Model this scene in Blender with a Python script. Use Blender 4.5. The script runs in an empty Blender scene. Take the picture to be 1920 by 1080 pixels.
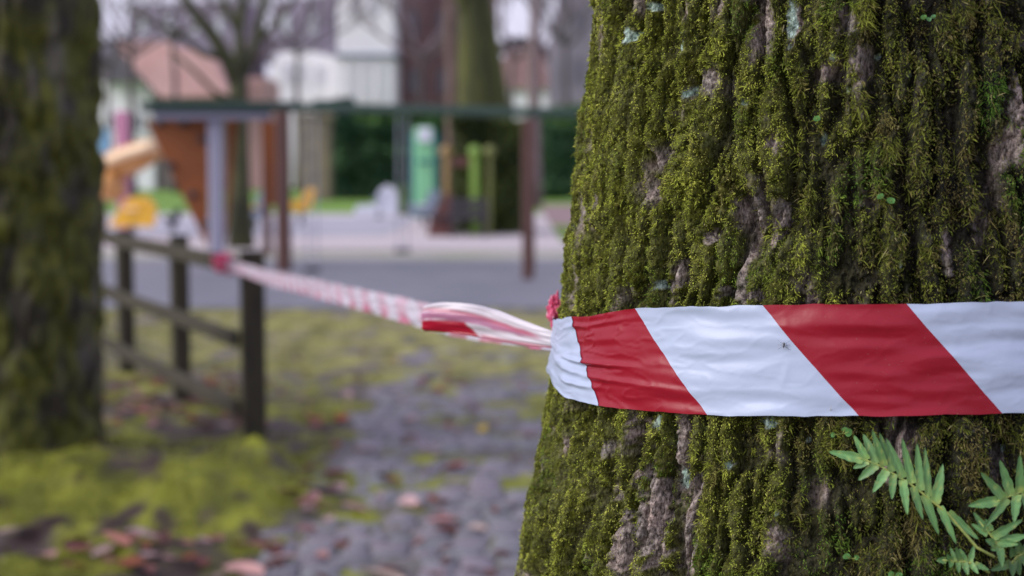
import bpy, math, random
import numpy as np
from mathutils import Vector, Matrix
random.seed(7); RNG = np.random.default_rng(11)
SC = bpy.context.scene; COL = SC.collection; R_ = math.radians
# ------------------------------------------------------------------ camera
F = 50 / 36 * 1920; PITCH = math.atan(230 / F); CAMZ = 1.4
cam = bpy.data.cameras.new('camera'); camo = bpy.data.objects.new('camera', cam); COL.objects.link(camo)
camo.location = (0, 0, CAMZ); camo.rotation_euler = (math.pi / 2 - PITCH, 0, 0)
cam.lens = 50; cam.sensor_width = 36; cam.clip_start = .05; cam.clip_end = 2000
cam.dof.use_dof = True; cam.dof.focus_distance = 1.04; cam.dof.aperture_fstop = 4.8
SC.camera = camo
# ------------------------------------------------------------------ world, sun, exposure
SUN_EL, SUN_AZ = 34, -110          # azimuth measured from +Y towards +X
w = bpy.data.worlds.new('World'); SC.world = w; w.use_nodes = True
nt = w.node_tree; bg = nt.nodes['Background']
sky = nt.nodes.new('ShaderNodeTexSky'); sky.sky_type = 'NISHITA'; sky.sun_disc = False
sky.sun_elevation = R_(SUN_EL); sky.sun_rotation = R_(SUN_AZ); sky.air_density = 1.5; sky.dust_density = 3
mx = nt.nodes.new('ShaderNodeMix'); mx.data_type = 'RGBA'; mx.inputs[0].default_value = .82
nt.links.new(sky.outputs[0], mx.inputs[6]); mx.inputs[7].default_value = (7.4, 7.2, 9.3, 1)
nt.links.new(mx.outputs[2], bg.inputs['Color']); bg.inputs['Strength'].default_value = .1
sl = bpy.data.lights.new('sun', 'SUN'); sl.energy = 2.6; sl.angle = R_(42); sl.color = (1, .96, .9)
so = bpy.data.objects.new('sun', sl); COL.objects.link(so)
sd = Vector((math.sin(R_(SUN_AZ)) * math.cos(R_(SUN_EL)), math.cos(R_(SUN_AZ)) * math.cos(R_(SUN_EL)), math.sin(R_(SUN_EL))))
so.rotation_euler = sd.to_track_quat('Z', 'Y').to_euler(); so.location = sd * 30
SC.view_settings.view_transform = 'Standard'; SC.view_settings.look = 'None'; SC.view_settings.gamma = 1
SC.view_settings.exposure = .28
SC.render.engine = 'CYCLES'; SC.cycles.use_denoising = True; SC.cycles.max_bounces = 6
SC.cycles.diffuse_bounces = 3; SC.cycles.transparent_max_bounces = 6

# ------------------------------------------------------------------ helpers
cP, sP = math.cos(PITCH), math.sin(PITCH)
def ray(px, py):
    x = (px - 960) / F; y = (540 - py) / F
    return np.array((x, cP + y * sP, -sP + y * cP))
def W(px, py, Y):
    d = ray(px, py); k = Y / d[1]
    return Vector((d[0] * k, Y, CAMZ + d[2] * k))
def G(px, py, z=0.):
    d = ray(px, py); k = (z - CAMZ) / d[2]
    return Vector((d[0] * k, d[1] * k, z))
def proj(P):
    x, y, z = P[0], P[1], P[2] - CAMZ
    dep = y * cP - z * sP; up = y * sP + z * cP
    return 960 + F * x / dep, 540 - F * up / dep

def _grad(ix, iy, iz, seed):
    h = (ix.astype(np.int64) * 374761393 + iy.astype(np.int64) * 668265263 + iz.astype(np.int64) * 2147483647 + seed * 144665) & 0xffffffff
    h = ((h ^ (h >> 13)) * 1274126177) & 0xffffffff
    h = (h ^ (h >> 16)) & 0xffffffff
    return h
def pnoise(x, y, z=0., seed=0):
    x, y, z = np.broadcast_arrays(np.asarray(x, float), y, z)
    x0, y0, z0 = np.floor(x), np.floor(y), np.floor(z)
    fx, fy, fz = x - x0, y - y0, z - z0
    u, v, t = [f * f * f * (f * (f * 6 - 15) + 10) for f in (fx, fy, fz)]
    out = 0
    for a in (0, 1):
        for b in (0, 1):
            for c in (0, 1):
                h = _grad(x0 + a, y0 + b, z0 + c, seed)
                gx = (h & 1023) / 511.5 - 1; gy = ((h >> 10) & 1023) / 511.5 - 1; gz = ((h >> 20) & 1023) / 511.5 - 1
                d = gx * (fx - a) + gy * (fy - b) + gz * (fz - c)
                out = out + d * (u if a else 1 - u) * (v if b else 1 - v) * (t if c else 1 - t)
    return out * 1.5
def fbm(x, y, z=0., o=4, seed=0):
    s = 0; a = 1
    for i in range(o):
        s = s + a * pnoise(x, y, z, seed + i); x = x * 2.03; y = y * 2.03; z = z * 2.03; a *= .5
    return s
def sstep(a, b, x):
    t = np.clip((x - a) / (b - a), 0, 1); return t * t * (3 - 2 * t)

def mesh_np(name, V, quads=None, tris=None, mat=None, parent=None, attr=None, smooth=True, uv=None):
    me = bpy.data.meshes.new(name); V = np.asarray(V, np.float32)
    me.vertices.add(len(V)); me.vertices.foreach_set('co', V.ravel())
    loops = []; sizes = []
    if quads is not None and len(quads): loops.append(np.asarray(quads).ravel()); sizes.append(np.full(len(quads), 4))
    if tris is not None and len(tris): loops.append(np.asarray(tris).ravel()); sizes.append(np.full(len(tris), 3))
    L = np.concatenate(loops).astype(np.int32); S = np.concatenate(sizes).astype(np.int32)
    me.loops.add(len(L)); me.loops.foreach_set('vertex_index', L)
    me.polygons.add(len(S)); me.polygons.foreach_set('loop_start', (np.cumsum(S) - S).astype(np.int32))
    me.polygons.foreach_set('use_smooth', np.full(len(S), smooth))
    me.update(calc_edges=True)
    for k, a in (attr or {}).items():
        a = np.asarray(a, np.float32)
        if a.ndim == 1:
            at = me.attributes.new(k, 'FLOAT', 'POINT'); at.data.foreach_set('value', a)
        else:
            c = np.ones((len(a), 4), np.float32); c[:, :3] = a
            at = me.attributes.new(k, 'FLOAT_COLOR', 'POINT'); at.data.foreach_set('color', c.ravel())
    if mat: me.materials.append(mat)
    o = bpy.data.objects.new(name, me); COL.objects.link(o)
    if parent: o.parent = parent
    return o
def grid_faces(nu, nv, wrap=False):
    i = np.arange(nu if wrap else nu - 1)[:, None]; j = np.arange(nv - 1)[None]
    i2 = (i + 1) % nu
    return np.stack([i * nv + j, i2 * nv + j, i2 * nv + j + 1, i * nv + j + 1], -1).reshape(-1, 4)

class MB:
    def __init__(s): s.v = []; s.f = []
    def add(s, vs, fs):
        n = len(s.v); s.v += [tuple(v) for v in vs]; s.f += [tuple(i + n for i in f) for f in fs]; return s
    def box(s, c, d, M=None, bev=0.):
        hx, hy, hz = d[0] / 2, d[1] / 2, d[2] / 2; c = Vector(c)
        if bev:
            b = min(bev, hx * .9, hy * .9, hz * .9); vs = []; 
            for z, ins in ((-hz, b), (-hz + b, 0), (hz - b, 0), (hz, b)):
                X, Y = hx - ins, hy - ins; q = b
                vs += [(-X + q, -Y, z), (X - q, -Y, z), (X, -Y + q, z), (X, Y - q, z), (X - q, Y, z), (-X + q, Y, z), (-X, Y - q, z), (-X, -Y + q, z)]
            fs = [tuple(range(7, -1, -1)), tuple(range(24, 32))]
            for r in range(3):
                for k in range(8): fs.append((r * 8 + k, r * 8 + (k + 1) % 8, r * 8 + 8 + (k + 1) % 8, r * 8 + 8 + k))
        else:
            vs = [(x, y, z) for z in (-hz, hz) for x, y in ((-hx, -hy), (hx, -hy), (hx, hy), (-hx, hy))]
            fs = [(3, 2, 1, 0), (4, 5, 6, 7), (0, 1, 5, 4), (1, 2, 6, 5), (2, 3, 7, 6), (3, 0, 4, 7)]
        vs = [((M @ Vector(v)) if M else Vector(v)) + c for v in vs]
        return s.add(vs, fs)
    def tube(s, pts, rad, n=8, cap=True):
        pts = [Vector(p) for p in pts]; rad = rad if hasattr(rad, '__len__') else [rad] * len(pts)
        base = len(s.v); prev = None
        for i, p in enumerate(pts):
            t = (pts[min(i + 1, len(pts) - 1)] - pts[max(i - 1, 0)]).normalized()
            if prev is None: a = t.orthogonal().normalized()
            else: a = (prev - t * prev.dot(t)).normalized()
            prev = a; b = t.cross(a)
            for k in range(n):
                an = 2 * math.pi * k / n; s.v.append(tuple(p + (a * math.cos(an) + b * math.sin(an)) * rad[i]))
        for i in range(len(pts) - 1):
            for k in range(n):
                q = base + i * n; s.f.append((q + k, q + (k + 1) % n, q + n + (k + 1) % n, q + n + k))
        if cap:
            s.f.append(tuple(base + k for k in range(n - 1, -1, -1))); e = base + (len(pts) - 1) * n; s.f.append(tuple(e + k for k in range(n)))
        return s
    def poly(s, pts, thick):              # extrude a polygon outline by the vector thick
        n = len(pts); t = Vector(thick); vs = [Vector(p) for p in pts] + [Vector(p) + t for p in pts]
        fs = [tuple(range(n - 1, -1, -1)), tuple(range(n, 2 * n))] + [(k, (k + 1) % n, n + (k + 1) % n, n + k) for k in range(n)]
        return s.add(vs, fs)
    def ball(s, c, r, n=10, sq=(1, 1, 1)):
        c = Vector(c); vs = [c + Vector((0, 0, -r * sq[2]))]; m = n // 2
        for i in range(1, m):
            a = math.pi * i / m
            for k in range(n): vs.append(c + Vector((math.sin(a) * math.cos(2 * math.pi * k / n) * r * sq[0], math.sin(a) * math.sin(2 * math.pi * k / n) * r * sq[1], -math.cos(a) * r * sq[2])))
        vs.append(c + Vector((0, 0, r * sq[2]))); fs = []
        for k in range(n):
            fs.append((0, 1 + (k + 1) % n, 1 + k)); L = 1 + (m - 2) * n; fs.append((L + k, L + (k + 1) % n, len(vs) - 1))
        for i in range(m - 2):
            for k in range(n): q = 1 + i * n; fs.append((q + k, q + (k + 1) % n, q + n + (k + 1) % n, q + n + k))
        return s.add(vs, fs)
    def build(s, name, mat, parent=None, smooth=False):
        me = bpy.data.meshes.new(name); me.from_pydata(s.v, [], s.f); me.materials.append(mat)
        if smooth:
            for p in me.polygons: p.use_smooth = True
        o = bpy.data.objects.new(name, me); COL.objects.link(o)
        if parent:
            o.parent = parent
            if parent.type == 'EMPTY' and not parent.parent:
                me.transform(Matrix.Translation(-parent.location))
            elif parent.parent: me.transform(Matrix.Translation(-parent.parent.location))
        return o
def thing(name, label, cat, loc=(0, 0, 0), group=None):
    o = bpy.data.objects.new(name, None); COL.objects.link(o); o.location = loc; o.empty_display_size = .2
    o['label'] = label; o['category'] = cat
    if group: o['group'] = group
    return o
def tag(o, label=None, cat=None, group=None, kind=None):
    for k, v in (('label', label), ('category', cat), ('group', group), ('kind', kind)):
        if v: o[k] = v
    return o

# ------------------------------------------------------------------ materials
def mat(name, col, col2=None, scale=8, rough=.7, bump=0., bscale=None, sheen=0, metal=0., spec=.5, stretch=None, detail=6, c3=None, coat=0):
    m = bpy.data.materials.new(name); m.use_nodes = True; t = m.node_tree; b = t.nodes['Principled BSDF']
    b.inputs['Roughness'].default_value = rough; b.inputs['Metallic'].default_value = metal
    b.inputs['Specular IOR Level'].default_value = spec; b.inputs['Coat Weight'].default_value = coat
    tc = t.nodes.new('ShaderNodeTexCoord'); mp = t.nodes.new('ShaderNodeMapping'); t.links.new(tc.outputs['Object'], mp.inputs[0])
    if stretch: mp.inputs['Scale'].default_value = stretch
    if col2:
        n = t.nodes.new('ShaderNodeTexNoise'); n.inputs['Scale'].default_value = scale; n.inputs['Detail'].default_value = detail
        n.inputs['Roughness'].default_value = .65
        t.links.new(mp.outputs[0], n.inputs['Vector'])
        r = t.nodes.new('ShaderNodeValToRGB'); r.color_ramp.elements[0].position = .38; r.color_ramp.elements[1].position = .62
        r.color_ramp.elements[0].color = (*col, 1); r.color_ramp.elements[1].color = (*col2, 1)
        if c3: e = r.color_ramp.elements.new(.72); e.color = (*c3, 1)
        t.links.new(n.outputs['Fac'], r.inputs[0]); t.links.new(r.outputs[0], b.inputs['Base Color'])
    else: b.inputs['Base Color'].default_value = (*col, 1)
    if bump:
        n2 = t.nodes.new('ShaderNodeTexNoise'); n2.inputs['Scale'].default_value = bscale or scale * 4; n2.inputs['Detail'].default_value = 8
        t.links.new(mp.outputs[0], n2.inputs['Vector']); bp = t.nodes.new('ShaderNodeBump'); bp.inputs['Strength'].default_value = .8
        bp.inputs['Distance'].default_value = bump; t.links.new(n2.outputs['Fac'], bp.inputs['Height']); t.links.new(bp.outputs[0], b.inputs['Normal'])
    return m
def attr_mat(name, attr='col', rough=.7, spec=.3, trans=0., bump=0, bscale=600):
    m = bpy.data.materials.new(name); m.use_nodes = True; t = m.node_tree; b = t.nodes['Principled BSDF']
    a = t.nodes.new('ShaderNodeAttribute'); a.attribute_name = attr
    t.links.new(a.outputs['Color'], b.inputs['Base Color']); b.inputs['Roughness'].default_value = rough; b.inputs['Specular IOR Level'].default_value = spec
    if bump:
        tc = t.nodes.new('ShaderNodeTexCoord')
        n2 = t.nodes.new('ShaderNodeTexNoise'); n2.inputs['Scale'].default_value = bscale; n2.inputs['Detail'].default_value = 4
        t.links.new(tc.outputs['Object'], n2.inputs['Vector']); bp = t.nodes.new('ShaderNodeBump')
        bp.inputs['Distance'].default_value = bump; t.links.new(n2.outputs['Fac'], bp.inputs['Height']); t.links.new(bp.outputs[0], b.inputs['Normal'])
    if trans:
        tr = t.nodes.new('ShaderNodeBsdfTranslucent'); t.links.new(a.outputs['Color'], tr.inputs[0])
        ms = t.nodes.new('ShaderNodeMixShader'); ms.inputs[0].default_value = trans
        t.links.new(b.outputs[0], ms.inputs[1]); t.links.new(tr.outputs[0], ms.inputs[2]); t.links.new(ms.outputs[0], t.nodes['Material Output'].inputs[0])
    return m
def tape_mat(name, trans=.12, red=(.27, .001, .016, 1), white=(.41, .48, .66, 1)):
    m = bpy.data.materials.new(name); m.use_nodes = True; t = m.node_tree; b = t.nodes['Principled BSDF']
    a = t.nodes.new('ShaderNodeAttribute'); a.attribute_name = 'stripe'
    md = t.nodes.new('ShaderNodeMath'); md.operation = 'PINGPONG'; md.inputs[1].default_value = 1; t.links.new(a.outputs['Fac'], md.inputs[0])
    # stripe 0..1 red, 1..2 white : use fract(stripe/2) compared with .5
    dv = t.nodes.new('ShaderNodeMath'); dv.operation = 'MULTIPLY'; dv.inputs[1].default_value = .5; t.links.new(a.outputs['Fac'], dv.inputs[0])
    fr = t.nodes.new('ShaderNodeMath'); fr.operation = 'FRACT'; t.links.new(dv.outputs[0], fr.inputs[0])
    gt = t.nodes.new('ShaderNodeMath'); gt.operation = 'GREATER_THAN'; gt.inputs[1].default_value = .5; t.links.new(fr.outputs[0], gt.inputs[0])
    tc = t.nodes.new('ShaderNodeTexCoord'); sp = t.nodes.new('ShaderNodeTexNoise'); sp.inputs['Scale'].default_value = 900; sp.inputs['Detail'].default_value = 2
    t.links.new(tc.outputs['Object'], sp.inputs['Vector'])
    gs = t.nodes.new('ShaderNodeMath'); gs.operation = 'GREATER_THAN'; gs.inputs[1].default_value = .74; t.links.new(sp.outputs['Fac'], gs.inputs[0])
    mixc = t.nodes.new('ShaderNodeMix'); mixc.data_type = 'RGBA'; mixc.inputs[6].default_value = red; mixc.inputs[7].default_value = white
    t.links.new(gt.outputs[0], mixc.inputs[0])
    dirt = t.nodes.new('ShaderNodeMix'); dirt.data_type = 'RGBA'; t.links.new(mixc.outputs[2], dirt.inputs[6]); dirt.inputs[7].default_value = (.25, .2, .16, 1)
    ml = t.nodes.new('ShaderNodeMath'); ml.operation = 'MULTIPLY'; ml.inputs[1].default_value = .6; t.links.new(gs.outputs[0], ml.inputs[0]); t.links.new(ml.outputs[0], dirt.inputs[0])
    t.links.new(dirt.outputs[2], b.inputs['Base Color'])
    b.inputs['Roughness'].default_value = .36; b.inputs['Specular IOR Level'].default_value = .45
    n2 = t.nodes.new('ShaderNodeTexNoise'); n2.inputs['Scale'].default_value = 70; n2.inputs['Detail'].default_value = 3; t.links.new(tc.outputs['Object'], n2.inputs['Vector'])
    bp = t.nodes.new('ShaderNodeBump'); bp.inputs['Distance'].default_value = .0012; bp.inputs['Strength'].default_value = .35; t.links.new(n2.outputs['Fac'], bp.inputs['Height']); t.links.new(bp.outputs[0], b.inputs['Normal'])
    tr = t.nodes.new('ShaderNodeBsdfTranslucent'); t.links.new(dirt.outputs[2], tr.inputs[0])
    ms = t.nodes.new('ShaderNodeMixShader'); ms.inputs[0].default_value = trans
    t.links.new(b.outputs[0], ms.inputs[1]); t.links.new(tr.outputs[0], ms.inputs[2]); t.links.new(ms.outputs[0], t.nodes['Material Output'].inputs[0])
    return m
M = {}
M['moss'] = attr_mat('moss_fibres', rough=.8, spec=.12, trans=.12)
M['bark'] = attr_mat('bark', rough=.85, spec=.2, bump=.0035, bscale=330)
_t = M['bark'].node_tree; _a = [n for n in _t.nodes if n.type == 'ATTRIBUTE'][0]; _tc = [n for n in _t.nodes if n.type == 'TEX_COORD'][0]
_mp = _t.nodes.new('ShaderNodeMapping'); _mp.inputs['Scale'].default_value = (1, 1, .45); _t.links.new(_tc.outputs['Object'], _mp.inputs[0])
_n = _t.nodes.new('ShaderNodeTexNoise'); _n.inputs['Scale'].default_value = 420; _n.inputs['Detail'].default_value = 5; _n.inputs['Roughness'].default_value = .7; _t.links.new(_mp.outputs[0], _n.inputs['Vector'])
_r = _t.nodes.new('ShaderNodeMapRange'); _r.inputs[1].default_value = .36; _r.inputs[2].default_value = .64; _r.inputs[3].default_value = .18; _r.inputs[4].default_value = 1.7; _t.links.new(_n.outputs['Fac'], _r.inputs[0])
_v = _t.nodes.new('ShaderNodeVectorMath'); _v.operation = 'SCALE'; _t.links.new(_a.outputs['Color'], _v.inputs[0]); _t.links.new(_r.outputs[0], _v.inputs['Scale']); _t.links.new(_v.outputs[0], _t.nodes['Principled BSDF'].inputs['Base Color'])
M['tape'] = tape_mat('plastic_tape', .1); M['tape_thin'] = tape_mat('plastic_tape_thin', .35, (.62, .05, .14, 1), (.78, .76, .86, 1)); M['knot'] = tape_mat('plastic_tape_knot', .3, (.78, .13, .27, 1), (.80, .62, .72, 1)); M['tail'] = attr_mat('tape_tail', rough=.25, spec=.5, trans=.3)
M['fern'] = attr_mat('fern_leaf', rough=.45, spec=.4, trans=.2)
M['leaf'] = attr_mat('dead_leaf', rough=.7, spec=.3, trans=.1)
M['foliage'] = attr_mat('foliage', rough=.6, spec=.3, trans=.2)
M['oldbark'] = mat('mossy_bark', (.012, .013, .012), (.05, .055, .012), 5, .9, .03, 14, stretch=(1, 1, .35), c3=(.085, .08, .06))
M['twig'] = mat('bare_twigs', (.05, .04, .045), (.1, .08, .085), 3, .9)
M['bigbark'] = mat('green_bark', (.03, .035, .01), (.1, .11, .02), .9, .9, .03, 6, stretch=(1, 1, .3))
M['fencewood'] = mat('weathered_fence_wood', (.024, .02, .014), (.052, .045, .025), 9, .85, .004, 60, stretch=(4, 4, .6))

# ------------------------------------------------------------------ near tree trunk
CX, CY = .311, 1.22
PHI0 = math.atan2(-CY, -CX)                      # direction from the axis to the camera
ZT = np.array([-.1, .3, .7, 1.05, 1.135, 1.19, 1.287, 1.404, 1.54, 1.9, 3, 5, 7.2])
RT = np.array([.54, .43, .352, .3065, .2926, .2790, .2697, .258, .242, .222, .2, .17, .12]) - .0030
def Rz(z): 
    return np.interp(z, ZT, RT)
_zz = np.linspace(-.1, 7.2, 2000); _rr = Rz(_zz)
_k = np.ones(25) / 25; _rs = np.convolve(np.pad(_rr, 12, 'edge'), _k, 'valid')
def Rz(z): return np.interp(z, _zz, _rs)
def surf(th, z, off=0.):
    a = PHI0 + th; r = Rz(z) + off
    return np.stack([CX + r * np.cos(a), CY + r * np.sin(a), z + 0 * th], -1)
def hit(px, py, off=0.):
    """theta, z where the sight line meets the trunk (for reading positions off the photograph)"""
    d = ray(px, py); k1 = (CX * d[0] + CY * d[1]) / (d[0] ** 2 + d[1] ** 2); a, b = .3 * k1, k1
    for _ in range(40):
        k = (a + b) / 2; P = d * k; z = CAMZ + P[2]
        if math.hypot(P[0] - CX, P[1] - CY) > Rz(z) + off: a = k
        else: b = k
    P = d * a; th = math.atan2(P[1] - CY, P[0] - CX) - PHI0
    return (th + math.pi) % (2 * math.pi) - math.pi, CAMZ + P[2]

# tape edges read off the photograph, as functions of theta
TOP = ([1040, 1070, 1110, 1150, 1190, 1250, 1430, 1700, 1920, 2000], [600, 594, 593, 584, 578, 576, 572, 570, 565, 563])
BOT = ([1030, 1036, 1060, 1120, 1200, 1325, 1610, 1880, 1920, 2000], [700, 722, 745, 760, 770, 779, 781, 776, 773, 770])
TOFF = .006
TH = np.radians(np.linspace(-150, 150, 601))
def edge_z(curve):
    z = np.full(len(TH), 1.27); 
    for it in range(12):
        for i in range(len(TH)):
            if -R_(77) < TH[i] < R_(24):
                P = surf(TH[i], z[i], TOFF); px, py = proj(P); t = np.interp(px, *curve)
                z[i] += (py - t) / F * P[1]
    lo = np.argmax(TH > -R_(76.5)); hi = np.argmax(TH > R_(23)) - 1
    z[:lo] = z[lo]; z[hi:] = z[hi]
    k = np.ones(9) / 9; return np.convolve(np.pad(z, 4, 'edge'), k, 'valid')
ZTOP, ZBOT = edge_z(TOP), edge_z(BOT)
ZTOP = ZTOP + .0009 * fbm(TH / .09, 0 * TH, 3, 3, 71); ZBOT = ZBOT + .0009 * fbm(TH / .1, 0 * TH, 9, 3, 73)
def ztop(th): return np.interp(th, TH, ZTOP)
def zbot(th): return np.interp(th, TH, ZBOT)

# places where bare bark shows, and pale lichen: (px, py, half width, half height, slant)
BARE_ = [(1195, 850, 16, 75, -.28), (1150, 900, 13, 40, -.3), (1215, 1000, 27, 70, -.1), (1165, 1030, 20, 60, -.1), (1268, 860, 18, 80, .02),
        (1290, 950, 20, 70, .12), (1280, 1040, 24, 50, 0), (1225, 930, 14, 60, -.2), (1390, 400, 16, 34, -.2), (1385, 550, 40, 13, 0),
        (1260, 525, 14, 40, .05), (1455, 420, 14, 40, .1), (1590, 40, 20, 30, 0), (1450, 265, 14, 16, 0), (1850, 420, 14, 50, .1), (1908, 190, 14, 60, 0),
        (1330, 445, 14, 14, .1), (1780, 470, 12, 40, 0), (1075, 560, 10, 20, 0),
        (1630, 380, 16, 20, 0), (1485, 50, 12, 34, .1), (1580, 610, 10, 10, 0)]
BARE = BARE_
LICH = [(1277, 85, 6, 22, 0), (1293, 165, 8, 7, 0), (1280, 175, 6, 7, 0), (1400, 192, 7, 5, 0), (1228, 535, 7, 10, 0), (1180, 120, 5, 7, 0), (1168, 70, 6, 16, 0),
        (1480, 40, 10, 40, 0), (1225, 12, 8, 8, 0), (1262, 800, 6, 55, .05), (1230, 790, 8, 14, 0), (1440, 792, 20, 9, 0), (1365, 872, 6, 9, 0), (1455, 960, 5, 6, 0),
        (1260, 900, 6, 20, 0), (1646, 103, 7, 6, 0), (1705, 137, 6, 6, 0), (1590, 168, 5, 4, 0), (1536, 260, 6, 12, 0), (1700, 440, 4, 5, 0), (1690, 495, 5, 8, 0),
        (1075, 430, 6, 8, 0), (1060, 500, 6, 10, 0), (1320, 805, 6, 5, 0), (1560, 105, 6, 8, 0), (1900, 850, 4, 5, 0), (1510, 830, 4, 5, 0)]
def spots(th, z, lst):
    m = np.zeros(np.broadcast(th, z).shape); wa = fbm(th / .02, z / .006, 0, 3, 901); wb = fbm(th / .02, z / .008, 4, 3, 911)
    for px, py, hw, hh, sl_ in lst:
        t0, z0 = hit(px, py); t1, _ = hit(px + 2, py); dt = abs(t1 - t0) / 2 * hw; dz = hh / F * 1.02
        zz = z - z0; a = (th - t0 - sl_ * (-zz) / Rz(z0) * -1) / max(dt, 1e-4); b_ = zz / dz; a = a + .35 * wa; b_ = b_ + .3 * wb; m = np.maximum(m, np.exp(-(a * a + b_ * b_) ** 1.3 * .7))
    return m
def trunk_fields(th, z):
    s = th * .27
    wv = .006 * fbm(s / .05, z / .07, 0, 3, 31); wz = .02 * pnoise(s / .03, z / .05, 0, 77)
    n1 = pnoise((s + wv) / .024, (z + wz) / .19, 0, 5) + .35 * pnoise((s + wv) / .013, z / .05, 0, 6)
    n2 = pnoise((s + wv * .6) / .017, (z + wz) / .075, 3.3, 9)
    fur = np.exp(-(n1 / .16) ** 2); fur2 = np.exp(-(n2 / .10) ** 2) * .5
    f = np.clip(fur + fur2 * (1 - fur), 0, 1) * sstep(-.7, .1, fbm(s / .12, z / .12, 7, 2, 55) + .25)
    bare = spots(th, z, BARE); lich = spots(th, z, LICH)
    mn = fbm(s / .035, z / .06, 0, 4, 17)
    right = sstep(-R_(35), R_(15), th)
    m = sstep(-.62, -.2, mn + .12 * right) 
    ragged = fbm(s / .006, z / .009, 0, 3, 23) * .35
    m = m * (1 - sstep(.35, .65, bare + 1.4 * ragged * (bare > .05))) 
    lichm = sstep(.35, .6, lich + ragged * (lich > .05)); m = m * (1 - lichm)
    band = sstep(-.004, .004, ztop(th) - z) * sstep(-.004, .004, z - zbot(th))
    h = .004 * fbm(s / .018, z / .09, 1, 2, 41) - .019 * f
    fine = fbm(s / .004, z / .007, 0, 4, 61)
    lump = np.abs(fbm(s / .011, z / .013, 0, 3, 71))
    crk1 = np.exp(-(pnoise((s + wv * .5) / .0055, z / .013, 0, 88) / .13) ** 2); crk2 = np.exp(-(pnoise(s / .0032, z / .0055, 0, 89) / .15) ** 2)
    h = h + (1 - m) * (.0016 * fine - .0026 * crk1 - .0013 * crk2) + m * (.0048 * (1 - lump * 1.7) + .0006 * fine)
    h = np.where(band > 0, h * (1 - band) + band * np.minimum(h, -.001), h)
    return h, f, m, lichm, band, right
def trunk_normals_pos(th, z, h): return surf(th, z, h)

tree = thing('mossy_tree', 'thick tree trunk furred with green moss, wrapped by red and white tape', 'tree', (CX, CY, 0))
TO = np.array(tree.location)
th_f = np.arange(-R_(98), R_(42), .0012 / .27)
ths = np.concatenate([np.linspace(R_(42), R_(262), 90)[:-1], th_f + 2 * math.pi]); ths = (ths)
zf = np.arange(.985, 1.62, .0012)
zs = np.concatenate([np.linspace(-.1, .985, 80)[:-1], zf, np.linspace(1.62, 7.2, 170)[1:]])
THG, ZG = np.meshgrid(ths, zs, indexing='ij'); TW = (THG + math.pi) % (2 * math.pi) - math.pi
h, fur, mos, lichm, band, right = trunk_fields(TW, ZG)
wz_ = sstep(2.4, 1.7, ZG); h = h * (.35 + .65 * wz_)
P = surf(TW, ZG, h)
s_ = TW * .27
n_a = fbm(s_ / .003, ZG / .005, 0, 3, 101)[..., None]; n_b = fbm(s_ / .03, ZG / .04, 0, 3, 111)[..., None]
barkc = np.array((.23, .19, .175)) + n_a * .07 + n_b * np.array((.09, .05, .045)) * .8
underm = np.array((.07, .075, .012)) * (1 - right[..., None]) + np.array((.015, .015, .006)) * right[..., None] + n_b * .02 + n_a * .02  # side light painted into the undercolour: brighter left, darker right
barkc = np.clip(barkc, .02, .4)
lc = np.array((.34, .45, .40)) + n_a * .12
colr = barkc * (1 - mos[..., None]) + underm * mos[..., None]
deep = sstep(.55, .95, fur)[..., None]; colr = colr * (1 - .6 * deep) + np.array((.02, .017, .014)) * .6 * deep   # shade of the cracks painted into the bark colour
colr = colr * (1 - lichm[..., None]) + lc * lichm[..., None]
trunk = mesh_np('trunk', (P - TO).reshape(-1, 3), grid_faces(len(ths), len(zs), True), None, M['bark'], tree, {'col': np.clip(colr, .005, .9).reshape(-1, 3)})

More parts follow.
